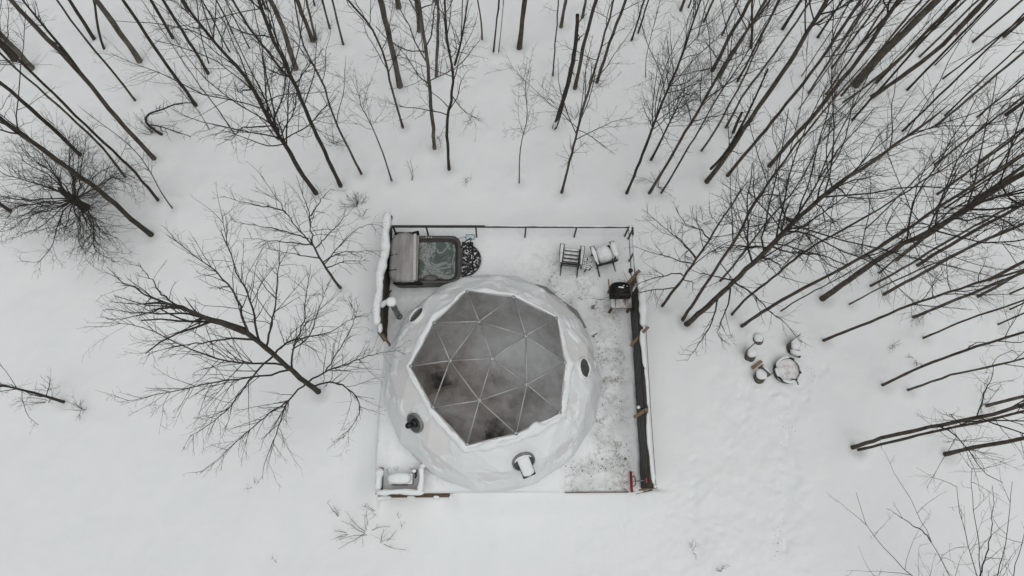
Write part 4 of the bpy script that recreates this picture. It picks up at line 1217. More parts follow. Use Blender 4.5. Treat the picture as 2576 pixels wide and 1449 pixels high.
armchair(3.38, 7.83, .27, 'dark slatted armchair with a thick pillow of snow on its seat', True)
ht = thing('side_table', (2.81, 7.58, DZ), 'small hexagonal slatted table between the two armchairs', 'table')
for i in range(6):
    a = math.radians(60 * i + 20)
    MB().bar((2.81 + .15 * math.cos(a), 7.58 + .15 * math.sin(a), DZ), (2.81 + .19 * math.cos(a), 7.58 + .19 * math.sin(a), DZ + .40), .04, .03).out('leg', CHD, ht)
hexa = [(.21 * math.cos(math.radians(60 * i + 20)), .21 * math.sin(math.radians(60 * i + 20))) for i in range(7)]
for i in range(6):
    for f0, f1 in ((.12, .38), (.45, .70), (.77, 1.0)):
        (xa, ya), (xb, yb) = hexa[i], hexa[i + 1]
        q = [(xa * f0, ya * f0), (xa * f1, ya * f1), (xb * f1, yb * f1), (xb * f0, yb * f0)]
        q2 = q
        q = [((x - sum(v[0] for v in q) / 4) * .93 + sum(v[0] for v in q) / 4, (y - sum(v[1] for v in q) / 4) * .93 + sum(v[1] for v in q) / 4) for x, y in q]
        MB().prism(q, DZ + .40, DZ + .42, (np.eye(3), np.array([2.81, 7.58, 0]))).out('top_slat', CH, ht)
        mq = np.mean(q, 0); MB().prism([tuple(mq + (np.array(p) - mq) * .86) for p in q], DZ + .421, DZ + .432, (np.eye(3), np.array([2.81, 7.58, 0]))).out('slat_snow', FROST, ht)

# ------------------------------------------------------------------ covered grill on its wooden stand
gs = thing('grill_stand', (3.8, 6.4, DZ), 'snow-dusted wooden work table beside the corrugated fence', 'table')
SHELF = mat('frosted_planks', (.20, .175, .15), (.62, .61, .60), 5, .8, .25, 25, .2, (1, .4, 1), 0, .36, .56, 6)
for i in range(5): MB().box((3.545 + i * .128, 6.40, 1.0), (.122, .74, .03), bev=.004).out('plank', SHELF, gs)
for x in (3.52, 4.08):
    for y in (6.07, 6.73): MB().box((x, y, DZ + .34), (.07, .07, .68), bev=.004).out('leg', WOODB, gs)
for y in (6.05, 6.75): MB().box((3.80, y, .95), (.64, .035, .09), bev=.004).out('apron', WOOD, gs)
MB().bar((3.47, 6.5, .9), (3.44, 6.98, .95), .04, .03).out('side_arm', WOOD, gs)
gr = thing('covered_grill', (3.78, 6.53, 1.02), 'grill under a domed black vinyl cover on the wooden table', 'grill')
prof = [(-.33, 0), (-.33, .20), (-.29, .30), (-.20, .37), (-.08, .40), (.10, .40), (.20, .37), (.27, .30), (.31, .20), (.31, 0)]
V, Fl = [], []
for j, (yy, s) in enumerate(((-.24, .93), (-.22, 1.0), (.02, 1.0), (.13, .95), (.21, .80), (.24, .66))):
    for x, z in prof: V.append((3.76 + x * s, 6.54 + yy, 1.016 + z * (s if j > 2 else 1)))
n = len(prof)
for j in range(5): Fl += [(j * n + i, j * n + i + 1, (j + 1) * n + i + 1, (j + 1) * n + i) for i in range(n - 1)]
Fl += [tuple(range(n))[::-1], tuple(5 * n + i for i in range(n))]
part('vinyl_cover', V, Fl, BLKCLOTH, gr)
for x in (3.60, 3.90): MB().bar((x, 6.32, 1.10), (x + .01, 6.08, 1.022), .018, .012).out('tie_strap', BLKCLOTH, gr)
for i, (x, y, r) in enumerate(((3.78, 6.56, .05), (3.70, 6.57, .04), (3.83, 6.62, .022), (3.93, 6.60, .02))):
    MB().mound((x, y, 1.405), r, r * .6, .02, i).out('snow_crumb', SNOW, gr, True)

# ------------------------------------------------------------------ wood-screened heat pump at the front left
ez = 1.0
en = thing('wooden_screen', (-2.83, .86, DZ), 'three-sided wooden screen with thick snow caps at the front left corner', 'screen')
def planks(a, b, name='board'):
    a, b = np.array(a, float), np.array(b, float)
    for i in range(5):
        z = DZ + .05 + i * .135
        MB().bar((*a, z + .06), (*b, z + .06), .024, .125).out(name, WOODB, en)
planks((-3.37, 1.22), (-3.37, .60)); planks((-3.37, .58), (-2.28, .58)); planks((-2.28, .60), (-2.28, 1.25))
for x, y in ((-3.40, .55), (-2.25, .55), (-3.40, 1.24), (-2.25, 1.27)): MB().box((x, y, DZ + .35), (.07, .07, .72), bev=.004).out('post', WOOD, en)
MB().bar((-3.52, .535, ez - .02), (-2.1, .535, ez - .02), .03, .05).out('top_rail', WOOD, en)
m = MB()
m.ridge(np.array([(-3.42 - .02 * math.sin(y * 3), y, ez + .0) for y in np.linspace(1.25, .62, 14)]), .112, .15, 11, 31, .2)
m.ridge(np.array([(x, .575 - .015 * math.sin(x * 5), ez + .0) for x in np.linspace(-3.5, -2.12, 24)]), .078, .10, 11, 33, .22)
m.ridge(np.array([(-2.225 + .02 * math.sin(y * 8), y, ez + .0) for y in np.linspace(.56, 1.30, 16)]), .098, .14, 11, 35, .22)
m.ridge(np.array([(-2.3 + .12 * s, 1.24 + .06 * s, ez - .05 + .05 * s) for s in np.linspace(0, 2.4, 10)]), .07, .12, 9, 36, .16)
m.out('screen_snow', SNOW, en, True)
PAD = mat('bare_deck_boards', (.075, .058, .048), (.13, .105, .088), 5, .85, .25, 24, .2, (1, 5, 5))
pd = thing('heat_pump', (-2.82, .95, DZ), 'pale outdoor heat pump heaped with snow inside the wooden screen', 'heat pump')
MB().box((-2.80, .90, DZ + .165), (.98, .56, .012), bev=.002).out('base_tray', PAD, pd)
for y in (.74, .86, .98, 1.10): MB().box((-2.80, y, DZ + .178), (.94, .10, .012), bev=.002).out('tray_slat', PAD, pd)
hb = MB().box((-2.82, .94, DZ + .43), (.68, .29, .46), bev=.012).out('casing', WHITE, pd)
MB().box((-2.86, .788, DZ + .43), (.42, .012, .36), bev=.003).out('fan_grille', BLACK, hb)
for i in range(6): MB().box((-2.86, .780, DZ + .28 + i * .06), (.42, .008, .012), bev=.001).out('louvre', GREY, hb)
MB().mound((-2.85, .955, DZ + .655), .34, .165, .20, 41, nz=.07, p=3).out('unit_snow', SNOW, pd, True)
sb = MB().box((-2.44, 1.16, DZ + .52), (.13, .10, .26)).out('junction_box', BLACK, pd)
MB().mound((-2.44, 1.16, DZ + .65), .065, .05, .04, 42, nz=.04).out('box_snow', SNOW, sb, True)
MB().tube([(-2.43, 1.10, DZ + .4), (-2.40, 1.02, DZ + .42), (-2.44, .98, DZ + .40)], .025, 8).out('hose', BLACK, pd, True)
m = MB()
for x, L in ((-3.20, .42), (-3.02, .16), (-2.56, .18)):
    m.ridge(np.array([(x + .03 * s, 1.30 - L * s, DZ + .22 + .10 * (1 - s) ** 2) for s in np.linspace(0, 1, 10)]), np.linspace(.10, .03, 10), np.linspace(.14, .05, 10), 9, int(x * 10) + 50, .15)
m.out('snow_tongue', SNOW, pd, True)

# ------------------------------------------------------------------ red snow pusher and the pole beside it
sp = thing('snow_pusher', (3.92, .85, DZ), 'red snow pusher leaning against the front end of the corrugated fence', 'shovel')
V, Fl = [], []
yy = np.linspace(.55, 1.15, 10)
for y in yy:
    for a in np.linspace(-.9, .75, 7):
        V.append((3.97 - .11 * math.cos(a) - .05 * math.sin(a), y, DZ + .19 + .11 * math.sin(a)))
Fl = [(i * 7 + j, i * 7 + j + 1, (i + 1) * 7 + j + 1, (i + 1) * 7 + j) for i in range(9) for j in range(6)]
V2 = [(x + .012, y, z) for x, y, z in V]
V += V2
Fl += [tuple(v + 70 for v in f[::-1]) for f in Fl]
bl = part('blade', V, Fl, RED, sp)
for i in range(5): MB().bar((3.895, .58 + i * .135, DZ + .30), (3.955, .58 + i * .135, DZ + .31), .02, .02).out('blade_rib', RED, bl)
MB().tube([(3.96, .72, DZ + .22), (3.985, .76, DZ + .33), (3.99, .86, DZ + .36), (3.985, .96, DZ + .33), (3.96, 1.02, DZ + .22)], .012, 8).out('fork', BLACK, sp, True)
MB().tube([(3.985, .86, DZ + .30), (4.06, .855, .95), (4.125, .85, 1.42)], .014, 8).out('shaft', GALV, sp, True)
MB().tube([(4.125, .85, 1.42), (4.13, .79, 1.47), (4.135, .79, 1.54), (4.14, .91, 1.54), (4.13, .91, 1.47), (4.125, .85, 1.42)], .017, 8).out('grip', RED, sp, True)
pl = thing('marker_pole', (4.05, .57, DZ), 'thin black and pale pole leaning at the front end of the fence', 'pole')
a, b = at(1608, 1228, .9), at(1640, 1232.5, 1.7); c2 = at(1657, 1234, 2.0); a = np.array([a[0], .50, DZ + .1])
MB().tube([a, (a + b) / 2], .012, 8).out('pale_section', LIGHTG, pl, True)
MB().tube([(a + b) / 2, b], .018, 8).out('black_section', BLACK, pl, True)
MB().tube([b, c2], .005, 6).out('tip_rod', GALV, pl, True)

# ------------------------------------------------------------------ fire pit and log seats
fc = gpt(9.06, 4.22)
fp = thing('fire_pit', fc, 'round metal fire pit ring filled with snow, among log seats', 'fire pit')
MB().lathe([(.34, 0), (.40, .01), (.405, .30), (.385, .305), (.375, .28), (.37, .10), (.1, .09)], fc, 40).out('ring', BLACK, fp, True)
ASH = mat('ashy_snow', (.52, .505, .49), (.78, .785, .79), 5, .8, .4, 18, .1, None, 0, .33, .5)
MB().mound(fc + np.array([0, 0, .12]), .372, .372, .13, 3, nz=.08, p=4).out('ash_snow', ASH, fp, True)
m = MB()
for a0, a1, s in ((-.2, 1.0, 1), (1.35, 2.9, 2), (3.0, 3.75, 3), (4.05, 5.2, 4), (5.35, 5.95, 5)):
    m.ridge(np.array([fc + np.array([.388 * math.cos(a), .388 * math.sin(a), .300]) for a in np.linspace(a0, a1, 14)]), .045, .05, 7, s, .2)
m.out('ring_snow', SNOW, fp, True)
MB().tube([fc + np.array(p) for p in ((.06, -.30, .30), (.14, -.33, .36), (.20, -.40, .35), (.25, -.47, .28))], .018, 8).out('handle', BLACK, fp, True)
ENDG = mat('log_end_grain', (.20, .15, .10), (.30, .23, .16), 14, .85)
def stump(x, y, r, h, ax, label, board, deep=.0):
    b = gpt(x, y, -.05 - deep)
    t = thing('log_seat', b, label, 'log seat', 'log seats round the fire pit')
    k = 22
    tilt = np.array([math.cos(ax) * .10, math.sin(ax) * .10, 0])
    P = np.array([b, b + np.array([0, 0, h * .5]) + tilt * .5, b + np.array([0, 0, h]) + tilt])
    mb = MB().tube(P, [r * 1.05, r, r * .98], k)
    mb.V[0] += (.018 * noise(mb.V[0] * np.array([9, 9, 3.]), 3))[:, None] * np.array([1, 1, 0])
    mb.out('log', BARK[2], t, True)
    top = P[-1]
    MB().lathe([(r * .93, 0), (r * .93, .006)], top, k).out('cut_face', ENDG, t)
    MB().mound(top + np.array([0, 0, .004]), r * .92, r * .92, .10, int(x * 9), nz=.08, p=3).out('log_snow', SNOW, t, True)
    if board is not None:
        u = np.array([math.cos(board), math.sin(board), 0])
        v = np.array([-u[1], u[0], 0])
        q = top + u * r * .75
        MB().bar(q - v * r * 1.15 + np.array([0, 0, .10]), q + v * r * 1.15 + np.array([0, 0, .10]), .03, .30, up=u * .25 + np.array([0, 0, 1.0])).out('back_board', WOODG, t)
        MB().ridge(np.array([q + v * s + np.array([0, 0, .25]) for s in np.linspace(-r * 1.1, r * 1.1, 8)]), .03, .05, 7, 3, .2).out('board_snow', SNOW, t, True)
    return t
stump(7.98, 4.66, .17, .42, 2.0, 'log seat left of the fire pit with a snow-filled hollow top', 2.3, .08)
stump(8.22, 3.99, .18, .46, 2.4, 'log seat nearest the front left of the fire pit, bark fully showing', .75, .05)
stump(9.38, 4.95, .20, .30, 1.0, 'snow-buried log seat behind the fire pit with a charred edge', 2.2, .05)
stump(8.32, 5.18, .16, .20, 2.0, 'log seat almost wholly buried in snow at the back left of the pit', None, .06)
pk = thing('loose_plank', gpt(8.13, 4.40), 'short loose plank lying between the two left log seats', 'plank')
MB().bar(gpt(7.98, 4.30, .06), gpt(8.30, 4.52, .09), .10, .05).out('plank', WOOD, pk)
pk = thing('charred_log', gpt(9.45, 4.76), 'charred black log end showing behind the fire pit', 'log')
MB().tube([gpt(9.22, 4.86, .10), gpt(9.42, 4.74, .12), gpt(9.56, 4.66, .07)], [.05, .06, .04], 10).out('log', BLACK, pk, True)
MB().ridge(np.array([gpt(9.25 + .3 * s, 4.90 - .2 * s, .12) for s in np.linspace(0, 1, 8)]), .10, .12, 9, 2, .2).out('log_snow', SNOW, pk, True)
# ------------------------------------------------------------------ bare trees
g = np.random.default_rng(21)
def unit(v): return v / (np.linalg.norm(v, axis=-1, keepdims=True) + 1e-9)
def inframe(P, mg):
    q = project(P)
    return (q[..., 0] > -mg) & (q[..., 0] < W + mg) & (q[..., 1] > -mg) & (q[..., 1] < HH + mg) & (P[..., 2] < 20)
def shoots(S, D, L, R0, m, wig, up, tip=.32):
    """n curved shoots from S along D with lengths L; returns (n,m,3),(n,m)"""
    n = len(S)
    P = np.empty((n, m, 3)); P[:, 0] = S
    d = unit(D)
    st = L / (m - 1)
    for i in range(1, m):
        d = unit(d + wig * g.normal(size=(n, 3)) + np.array([0, 0, up]))
        P[:, i] = P[:, i - 1] + d * st[:, None]
    f = np.linspace(1, tip, m)[None]
    return P, R0[:, None] * f
def children(P, R, L, cnt, t0, t1, ang, lf, rf, rmin):
    """start points, directions, lengths, radii of side shoots on parents P"""
    n, m, _ = P.shape
    idx = np.repeat(np.arange(n), cnt)
    if len(idx) == 0: return None
    t = g.uniform(t0, t1, len(idx)) * (m - 1)
    i = np.minimum(t.astype(int), m - 2); f = (t - i)[:, None]
    S = P[idx, i] * (1 - f) + P[idx, i + 1] * f
    T = unit(P[idx, i + 1] - P[idx, i])
    N = unit(np.cross(T, g.normal(size=T.shape)))
    a = g.normal(ang, .2, len(idx))[:, None]
    D = T * np.cos(a) + N * np.sin(a)
    LL = L[idx] * lf * g.uniform(.5, 1.15, len(idx)) * (1.15 - .6 * t / (m - 1))
    RR = np.maximum((R[idx, i] * (1 - f[:, 0]) + R[idx, i + 1] * f[:, 0]) * rf, rmin)
    return S, D, LL, RR
class Twigs:
    def __init__(s): s.V, s.F, s.n = [], [], 0
    def add(s, P, R, k=3):
        if len(P) == 0: return
        V, Fq = tubes(P, R, k)
        s.V.append(V); s.F.append(Fq + s.n); s.n += len(V)
def ramify(tw, P, R, L, dens, scale, up, twig=True, mg=260):
    """two orders of twigs on the branches P"""
    dens = dens * 1.3
    cnt = np.maximum(1, np.round(L * dens * g.uniform(.75, 1.25, len(L)))).astype(int)
    c = children(P, R, L, cnt, .18, .98, .75, .42, .50, .0034)
    if c is None: return
    S, D, LL, RR = c
    LL = np.clip(LL, .15, 1.5 * scale)
    k = inframe(S, mg)
    S, D, LL, RR = S[k], D[k], LL[k], RR[k]
    if len(S) == 0: return
    P2, R2 = shoots(S, D, LL, RR, 5, .17, up, .45)
    tw.add(P2, R2)
    if not twig: return
    cnt = np.clip(np.round(LL * 6.0 * g.uniform(.6, 1.3, len(LL))), 1, 6).astype(int)
    c = children(P2, R2, LL, cnt, .2, 1.0, .7, .45, .58, .0025)
    S, D, LL, RR = c
    LL = np.clip(LL, .08, .55)
    k = inframe(S, 90)
    if k.sum() == 0: return
    P3, R3 = shoots(S[k], D[k], LL[k], np.minimum(RR[k], .0036), 4, .2, up * .7, .55)
    tw.add(P3, R3)
def smooth_path(P, m):
    P = np.asarray(P, float)
    s = np.concatenate([[0], np.cumsum(np.linalg.norm(np.diff(P, axis=0), axis=1))])
    q = np.linspace(0, s[-1], m)
    X = np.stack([np.interp(q, s, P[:, i]) for i in range(3)], 1)
    for _ in range(2):
        X[1:-1] = .25 * X[:-2] + .5 * X[1:-1] + .25 * X[2:]
    return X
def trunk_points(pxs, foot):
    """points of a near-upright stem standing on foot, read from the picture"""
    P = [foot]
    for x, y in pxs[1:]:
        r = ray(x, y)
        s = np.dot(foot[:2], r[:2]) / np.dot(r[:2], r[:2])
        p = CAM + s * r
        if p[2] > P[-1][2] + .05: P.append(p)
    return P
SIZE_WORD = lambda w: 'stout' if w >= 36 else 'mid-sized' if w >= 24 else 'slender' if w >= 15 else 'thin'
COLOR_WORD = ('dark-barked', 'brown-barked', 'grey-brown')
def zone(x, y):
    if y < 135: return 'along the top edge of the picture'
    if x < 640: return 'in the woods at the upper left'
    if x < 1540: return 'in the woods straight behind the deck'
    if y < 300: return 'in the thick woods at the upper right'
    if x < 1960 and y < 560: return 'in the woods behind the right fence corner'
    if y < 840: return 'in the woods right of the deck'
    return 'at the right edge below the woods'
ORDN = ['first', 'second', 'third', 'fourth', 'fifth', 'sixth', 'seventh', 'eighth', 'ninth', 'tenth', 'eleventh', 'twelfth', 'thirteenth', 'fourteenth', 'fifteenth', 'sixteenth', 'seventeenth', 'eighteenth', 'nineteenth', 'twentieth', 'twenty-first', 'twenty-second', 'twenty-third', 'twenty-fourth', 'twenty-fifth']
HAND = {('D', 800): 'large spreading dark tree leaning left of the dome, branches reaching over it',
        ('D', 855): 'young tree with fanned branches just left of the snow-capped fence',
        ('D', 157): 'dark leaning stem cut by the left edge, low in the picture',
        ('D', 2530): 'pale many-stemmed sapling rising into the bottom right corner',
        ('D', 220): 'low twisted old fruit tree with a dense round crown at far left',
        ('g', 470): 'biggest tree right of the deck, thick brown trunk with long low limbs',
        ('g', 440): 'brown tree sharing its foot with the biggest tree right of the deck',
        ('g', 285): 'tree nearest the covered grill, its branches hanging over the fence',
        ('b', 1455): 'black crooked tree forking in a wide fan straight behind the deck',
        ('b', 445): 'black bent tree with a drooping twiggy crown, upper left of the hot tub',
        ('k', 650): 'thicker of the twin trunks at the right edge beyond the fire pit',
        ('k', 700): 'thinner of the twin trunks at the right edge beyond the fire pit',
        ('c', 375): 'tree with an even open crown, nearest behind the back railing on its right'}
cls = {}
for t in TREES:
    x, y = t[3]['px'][0]
    if (t[0], t[1][0][0]) in HAND: continue
    cls.setdefault((SIZE_WORD(t[2]), COLOR_WORD[t[3]['b']], zone(x, y)), []).append((x, id(t)))
for v in cls.values(): v.sort()
def tree_label(t):
    if (t[0], t[1][0][0]) in HAND: return HAND[(t[0], t[1][0][0])]
    x, y = t[3]['px'][0]
    s, c, z = SIZE_WORD(t[2]), COLOR_WORD[t[3]['b']], zone(x, y)
    lst = [i for _, i in cls[(s, c, z)]]
    k = lst.index(id(t))
    if len(lst) == 1: return f'the only {s} {c} tree {z}'
    return f'{ORDN[k]} {s} {c} tree from the left {z}'
for t in TREES:
    tile, pts, wz, op = t
    foot = op['foot'].copy()
    foot[2] = float(ground_z(foot[:1], foot[1:2])[0])
    P = trunk_points(op['px'], op['foot'])
    P[0] = foot - np.array([0, 0, .12])
    wsrc = wz * (.53 if tile not in ('D',) else .53)
    dist = np.linalg.norm(CAM - foot)
    r0 = .5 * wsrc * .6289 * dist / F / (1.0 if wz > 14 else 1.05)
    r0 *= .82 if wz >= 24 else .87
    H = op['H']
    if H >= 8 and 'limbs' not in op and (foot[0] > 4.5 or foot[1] > 9): H = min(H * 1.22, 17.5)
    if H > P[-1][2] + .4:
        d = unit(P[-1] - P[-2]); d = unit(d * .5 + np.array([0, 0, .5]) + g.normal(0, .02, 3))
        z = P[-1][2]
        while z < H:
            s = min(1.6, H - z + .05)
            P.append(P[-1] + d * s); z = P[-1][2]
            d = unit(d + g.normal(0, .05, 3) + np.array([0, 0, .05]))
    else:
        H = P[-1][2] + .3
        if op['limbs' ] if 'limbs' in op else False: pass
    tot = H
    m = max(8, min(34, int(H / .45)))
    T = smooth_path(P, m)
    T[2:-1] += g.normal(0, .006 + r0 * .05, (m - 3, 3)) * np.array([1, 1, .2])
    hz = np.clip((T[:, 2] - T[0, 2]) / max(tot, .1), 0, 1)
    TR = r0 * (1 - hz * (.93 if 'limbs' not in op or op['nb'] else .80 if op['limbs'] == 'l2' else .45)) ** .68
    TR = np.maximum(TR, .010)
    TR[0] *= 1.22; TR[1] *= 1.05
    t_ = thing('bare_tree', foot, tree_label(t), 'tree', 'bare winter trees')
    V, Fq = tubes(T[None], TR[None], 10 if r0 > .08 else 7)
    kk = 10 if r0 > .08 else 7
    V[-kk:] = T[-1] + (V[-kk:] - T[-1]) * .05
    V = V + (V - np.repeat(T, kk, 0)) * (.16 * noise(V * np.array([7, 7, 2.5]), 5))[:, None]
    part('trunk', V, Fq, BARK[op['b']], t_)
    tw = Twigs()
    tw_mat = TWIG if op['b'] < 2 else TWIG2
    seg = np.linalg.norm(np.diff(T, axis=0), axis=1)
    if 'fork' in op:
        fp_ = trunk_points([op['px'][0]] + [px(tile, *p) for p in op['fork']], op['foot'])[1:]
        F_ = smooth_path(fp_, 12)
        FRad = np.linspace(r0 * .62, r0 * .28, 12)
        if F_[-1][2] < H - .5:
            pass
        tw.add(F_[None], FRad[None], 7)
        LF = np.array([np.linalg.norm(F_[-1] - F_[0])])
        c = children(F_[None], FRad[None], LF, np.array([12]), .2, 1.0, .7, .25, .4, .007)
        S, D, LL, RR = c
        B, BR_ = shoots(S, D, np.clip(LL, .6, 2.2), RR, 7, .11, .10)
        tw.add(B, BR_, 4); ramify(tw, B, BR_, np.clip(LL, .6, 2.2), 3.2, 1, .05)
    nb = op.get('nb', 22 if wz >= 24 else 17 if wz >= 15 else 11)
    if nb:
        cb = op.get('cb', .42 if wz >= 15 else .3)
        rad = op.get('rad', 2.1 if wz >= 24 else 1.45 if wz >= 15 else .85)
        zb = cb * H
        z = np.sort(zb + (H * .98 - zb) * g.uniform(0, 1, nb) ** .95)
        u = np.interp(z, T[:, 2], np.arange(m)); i = np.minimum(u.astype(int), m - 2); f = (u - i)[:, None]
        S = T[i] * (1 - f) + T[i + 1] * f
        a = g.uniform(0, 6.28) + np.arange(nb) * 2.399 + g.normal(0, .3, nb)
        el = g.normal(.92, .20, nb) + .25 * (z - zb) / max(H - zb, .1)
        D = np.stack([np.cos(a) * np.cos(el), np.sin(a) * np.cos(el), np.sin(el)], 1)
        LL = rad * (1 - .62 * ((z - zb) / max(H - zb, .1)) ** 1.3) * g.uniform(.65, 1.25, nb) * 1.25
        RR = np.clip(np.interp(z, T[:, 2], TR) * .42, .006, .05)
        vis = inframe(S, 420)
        B, BR_ = shoots(S, D, LL * 1.1, RR, 8, .11, op.get('up', .06))
        tw.add(B[vis], BR_[vis], 4)
        tw.add(B[~vis][:, ::2], BR_[~vis][:, ::2], 3)
        if vis.any(): ramify(tw, B[vis], BR_[vis], LL[vis], 3.6, rad / 2.1, .05)
    if 'limbs' in op:
        key = op['limbs']
        main = []
        for lim in LIMBS[key]:
            q = [px(lim[0], *p) for p in lim[1]]
            if len(lim) > 3: zs = lim[3] if key in ('br', 'ap') else lim[3] + .0
            else:
                pr = project(T); k = int(np.argmin(np.linalg.norm(pr - np.array(q[0]), axis=1))); zs = T[k, 2]
            if key == 'l1' and len(lim) > 3: zs = {1.2: 8.0, 1.4: 5.0, 1.6: 4.4, 1.0: 3.4}.get(lim[2], 5.0)
            if key == 'l2' and len(lim) > 3: zs = 5.0
            n = len(q)
            sl_ = np.concatenate([[0], np.cumsum(np.linalg.norm(np.diff(np.array(q), axis=0), axis=1))]); sl_ /= sl_[-1]
            X = np.array([at(*p, zs + lim[2] * s ** .8) for p, s in zip(q, sl_)])
            mm = 16
            X = smooth_path(X, mm)
            X[1:] += g.normal(0, .012, (mm - 1, 3))
            L = np.linalg.norm(np.diff(X, axis=0), axis=1).sum()
            if key == 'l1': ra = .025 if len(lim) == 3 else .016
            elif key == 'ap': ra = .022 * g.uniform(.6, 1.1)
            elif key == 'br': ra = .013
            else: ra = max(.016, r0 * .24)
            if key == 'l1' and lim[1][0] == (615, 833): ra = .088
            rr = ra * (1 - np.linspace(0, 1, mm)) ** (1.5 if ra > .08 else 1.05) + .0045
            tw.add(X[None], rr[None], 6)
            main.append((X, rr, L))
        for X, rr, L in main:
            c = children(X[None], rr[None], np.array([L]), np.array([int(L * (3.8 if key == 'l1' else 4.6 if key == 'ap' else 1.2 if key == 'br' else 2.6))]), .15, 1.0, .72, .34, .55, .0065)
            if c is None: continue
            S, D, LL, RR = c
            RR = np.minimum(RR, .020)
            LL = np.clip(LL, .35, 1.7)
            wig = .26 if key == 'ap' else .10
            B, BR_ = shoots(S, D, LL, RR, 7, wig, .03 if key != 'ap' else .0)
            tw.add(B, BR_, 4)
            ramify(tw, B, BR_, LL, 5.0 if key == 'ap' else 1.0 if key == 'br' else 2.7, 1, .02)
            if key != 'br': ramify(tw, X[None][:, ::2], rr[None][:, ::2], np.array([L]), 3.0, 1, .02)
    if tw.V:
        part('crown', np.concatenate(tw.V), np.concatenate(tw.F), tw_mat, t_)

# broken dead snags
sn = thing('dead_snag', gpt(*at(1610 - 260, 362)[:2]), 'black broken dead trunk with stub branches behind the deck', 'tree')
P = [px('c', *p) for p in ((345, 900), (360, 850), (440, 570), (480, 350), (490, 230), (495, 115))]
ft_ = at(*px('c', 320, 965)); sn.location = Vector(ft_); ORG[sn] = ft_
X = smooth_path(np.array([ft_] + trunk_points([px('c', 320, 965)] + P, ft_)[1:]), 18)
V, Fq = tubes(X[None], np.linspace(.085, .05, 18)[None], 9)
V = V + .018 * np.stack([noise(V * 6, i) for i in range(3)], 1)
part('trunk', V, Fq, BARK[0], sn)
tw = Twigs()
B, BR_ = shoots(X[[8, 10, 11, 13, 14, 15, 16]], g.normal(size=(7, 3)), g.uniform(.15, .55, 7), np.full(7, .018), 4, .15, .05, .6)
tw.add(B, BR_, 4); part('stub_branches', np.concatenate(tw.V), np.concatenate(tw.F), BARK[0], sn)['kind'] = 'stuff'
m = MB(); m.ridge(smooth_path(np.array([ft_ + np.array([-.05, -.1, .05]), X[2] + np.array([0, 0, .06]), X[4] + np.array([0, 0, .02])]), 10), .08, .07, 7, 2, .3); m.out('clinging_snow', SNOW, sn, True)
b_ = at(*px('c', 1670, 1000))
sn = thing('dead_stub', b_, 'short black broken stub standing among the trunks at upper right', 'tree')
X = smooth_path(np.array(trunk_points([px('c', *p) for p in ((1670, 1000), (1700, 920), (1735, 850))], b_)), 8)
V, Fq = tubes(X[None], np.linspace(.06, .045, 8)[None], 8); part('trunk', V, Fq, BARK[0], sn)
tw = Twigs(); B, BR_ = shoots(X[[2, 3, 4, 5]], g.normal(size=(4, 3)), g.uniform(.2, .45, 4), np.full(4, .02), 4, .2, .05, .6); tw.add(B, BR_, 4)
part('stub_branches', np.concatenate(tw.V), np.concatenate(tw.F), BARK[0], sn)['kind'] = 'stuff'
# fallen, half-buried crooked bough at upper left
b_ = at(*px('a', 1230, 1020))
sn = thing('fallen_bough', b_, 'crooked dark bough arching out of the snow at upper left', 'bough')
X = np.array([at(*px('a', *p), z) for p, z in (((1230, 1020), -.05), ((1190, 1000), .15), ((1130, 955), .3), ((1095, 930), .45), ((1090, 890), .6), ((1130, 850), .7), ((1220, 830), .8), ((1330, 780), .9), ((1450, 775), .8))])
X = smooth_path(X, 20); rr = np.linspace(.05, .015, 20)
tw = Twigs(); tw.add(X[None], rr[None], 7)
Y = smooth_path(np.array([at(*px('a', *p), z) for p, z in (((1110, 940), .4), ((1200, 950), .6), ((1320, 990), .7), ((1440, 1030), .6))]), 12)
tw.add(Y[None], np.linspace(.028, .01, 12)[None], 6)
part('stem', np.concatenate(tw.V), np.concatenate(tw.F), BARK[0], sn)
tw = Twigs()
for A, q in ((X, rr), (Y, np.linspace(.028, .01, 12))):
    L = np.array([2.2])
    S, D, LL, RR = children(A[None], q[None], L, np.array([14]), .3, 1.0, .8, .3, .5, .006)
    B, BR_ = shoots(S, D, LL, RR, 6, .2, .06); tw.add(B, BR_, 3); ramify(tw, B, BR_, LL, 5, 1, .05)
part('twigs', np.concatenate(tw.V), np.concatenate(tw.F), TWIG, sn)['kind'] = 'stuff'

# ------------------------------------------------------------------ shrubs, brush and weeds poking through the snow
def shrub(x, y, n, h, spread, label, mt=TWIG2, dens=4.0, cat='shrub', name='bare_shrub', lean=(0, 0)):
    c = at(x, y); c[2] = float(ground_z(c[:1], c[1:2])[0])
    t = thing(name, c, label, cat, 'brush and weeds in the snow')
    a = g.uniform(0, 6.28, n)
    el = g.uniform(.35, 1.35, n) if spread > .5 else g.uniform(.8, 1.4, n)
    D = np.stack([np.cos(a) * np.cos(el) + lean[0], np.sin(a) * np.cos(el) + lean[1], np.sin(el)], 1)
    L = h * g.uniform(.6, 1.2, n)
    S = np.tile(c - np.array([0, 0, .05]), (n, 1)) + g.normal(0, .04 * spread, (n, 3)) * np.array([1, 1, 0])
    P, R = shoots(S, D, L, np.full(n, .0045 + .004 * h), 7, .13, .02, .5)
    tw = Twigs(); tw.add(P, R, 4)
    part('stems', np.concatenate(tw.V), np.concatenate(tw.F), mt, t)
    tw = Twigs(); ramify(tw, P, R, L, dens / max(h, .4), 1, .03)
    if tw.V: part('twigs', np.concatenate(tw.V), np.concatenate(tw.F), mt, t)['kind'] = 'stuff'
    return t
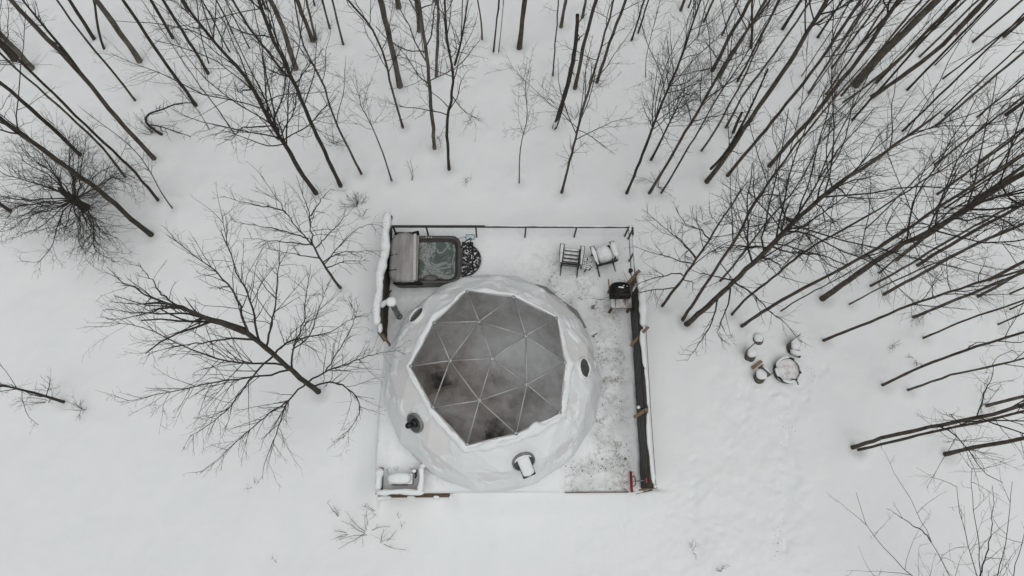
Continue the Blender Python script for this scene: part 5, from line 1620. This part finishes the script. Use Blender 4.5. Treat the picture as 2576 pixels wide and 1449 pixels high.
for x, y, n, h, s, lab in (
    (897, 513, 16, .75, 1, 'round twiggy bare shrub above the left fence, by the snow bank'),
    (1035, 452, 2, .9, .4, 'single arching bare twig in the snow behind the hot tub'),
    (385, 335, 12, .9, 1, 'tangled bare shrub beside the crooked bough at upper left'),
    (445, 205, 6, 1.0, .6, 'small bare shrub with drooping twigs among the upper left trunks'),
    (840, 360, 9, .9, 1, 'snow-clotted bush between the trunks left of centre'),
    (1105, 345, 4, .9, .5, 'sparse bare shrub right of the black forked tree'),
    (1185, 300, 4, .7, .6, 'faint bare brush in the snow left of the thin crooked sapling'),
    (1440, 400, 5, .8, .6, 'bare brush at the foot of the open-crowned tree behind the railing'),
    (1320, 205, 4, .9, .6, 'bare brush between the trunks straight behind the deck'),
    (1655, 470, 7, 1.0, .8, 'bare shrub between the slim trunks behind the right fence corner'),
    (2010, 600, 7, .9, .8, 'bare shrub right of the deck under the leaning trunks'),
    (2160, 640, 8, .8, .8, 'rusty bare shrub among the trunks at right of the picture'),
    (1180, 455, 3, .4, .5, 'tiny star-shaped weed on open snow behind the deck'),
    (2210, 720, 5, .6, .7, 'low bare brush at the foot of the leaning trunks at far right'),
    (2310, 905, 4, .5, .6, 'small bare twig clump in open snow at the right edge'),
    (2240, 870, 4, .45, .6, 'small dry weed in open snow right of the fire pit'),
    (1445, 300, 5, .8, .7, 'fine bare brush by the black broken trunk'),
    (640, 225, 6, 1.1, .6, 'bare brush between the thick trunks at upper left of centre'),
    (205, 1030, 7, .7, .9, 'low dry weeds at the foot of the stem on the left edge'),
    (120, 1010, 6, .9, .9, 'dry stalks lying beside the stem on the left edge'),
    (1770, 560, 6, .9, .8, 'bare shrub just outside the back right corner of the deck'),
    (1720, 640, 5, .8, .8, 'bare twigs in the snow near the side railing'),
    (880, 760, 4, .5, .8, 'small weed in the snow left of the chimney pipe'),
    (905, 545, 5, .6, .7, 'low brush between the young tree and the left fence'),
    (1900, 470, 6, 1.0, .8, 'bare shrub among the crowded trunks at upper right of the deck'),
    (2440, 560, 6, .9, .8, 'bare shrub among the right-hand trunks near the edge'),
):
    shrub(x, y, n, h, s, lab)
for x, y, n, h, lab, ln in (
    (955, 1290, 4, .7, 'dry branching weed just below the front left corner of the deck', (-.9, .2)),
    (925, 1342, 8, 1.0, 'largest clump of dry seeded weeds below the front left of the deck', (-.5, .5)),
    (960, 1365, 4, .9, 'dry weed stalk arching right, lowest of the front left weeds', (.6, .5)),
    (1010, 1322, 2, .55, 'short upright dry stalk right of the weed clump', (0, .3)),
    (850, 1300, 3, .7, 'dry stalk lying left of the weed clump', (-.7, .4)),
    (880, 1345, 3, .7, 'dry stalk with side shoots at the left of the weed clump', (-.8, .0)),
    (640, 1225, 3, .5, 'small dry weed on open snow below the big spreading tree', (-.2, .6)),
    (1745, 1390, 3, .7, 'thin dry flower stalk on open snow at lower right', (.1, .6)),
    (1815, 1435, 4, .5, 'little tuft of dry grass at the bottom right of centre', (-.2, .5)),
    (1265, 1300, 1, .3, 'single dry stalk in front of the dome', (0, .3)),
    (700, 1415, 1, .35, 'single bent straw in the snow at the bottom', (-.9, .2)),
):
    shrub(x, y, n, h * .9, .6, lab, WEED, 2.2, 'weed', 'dry_weed', ln)
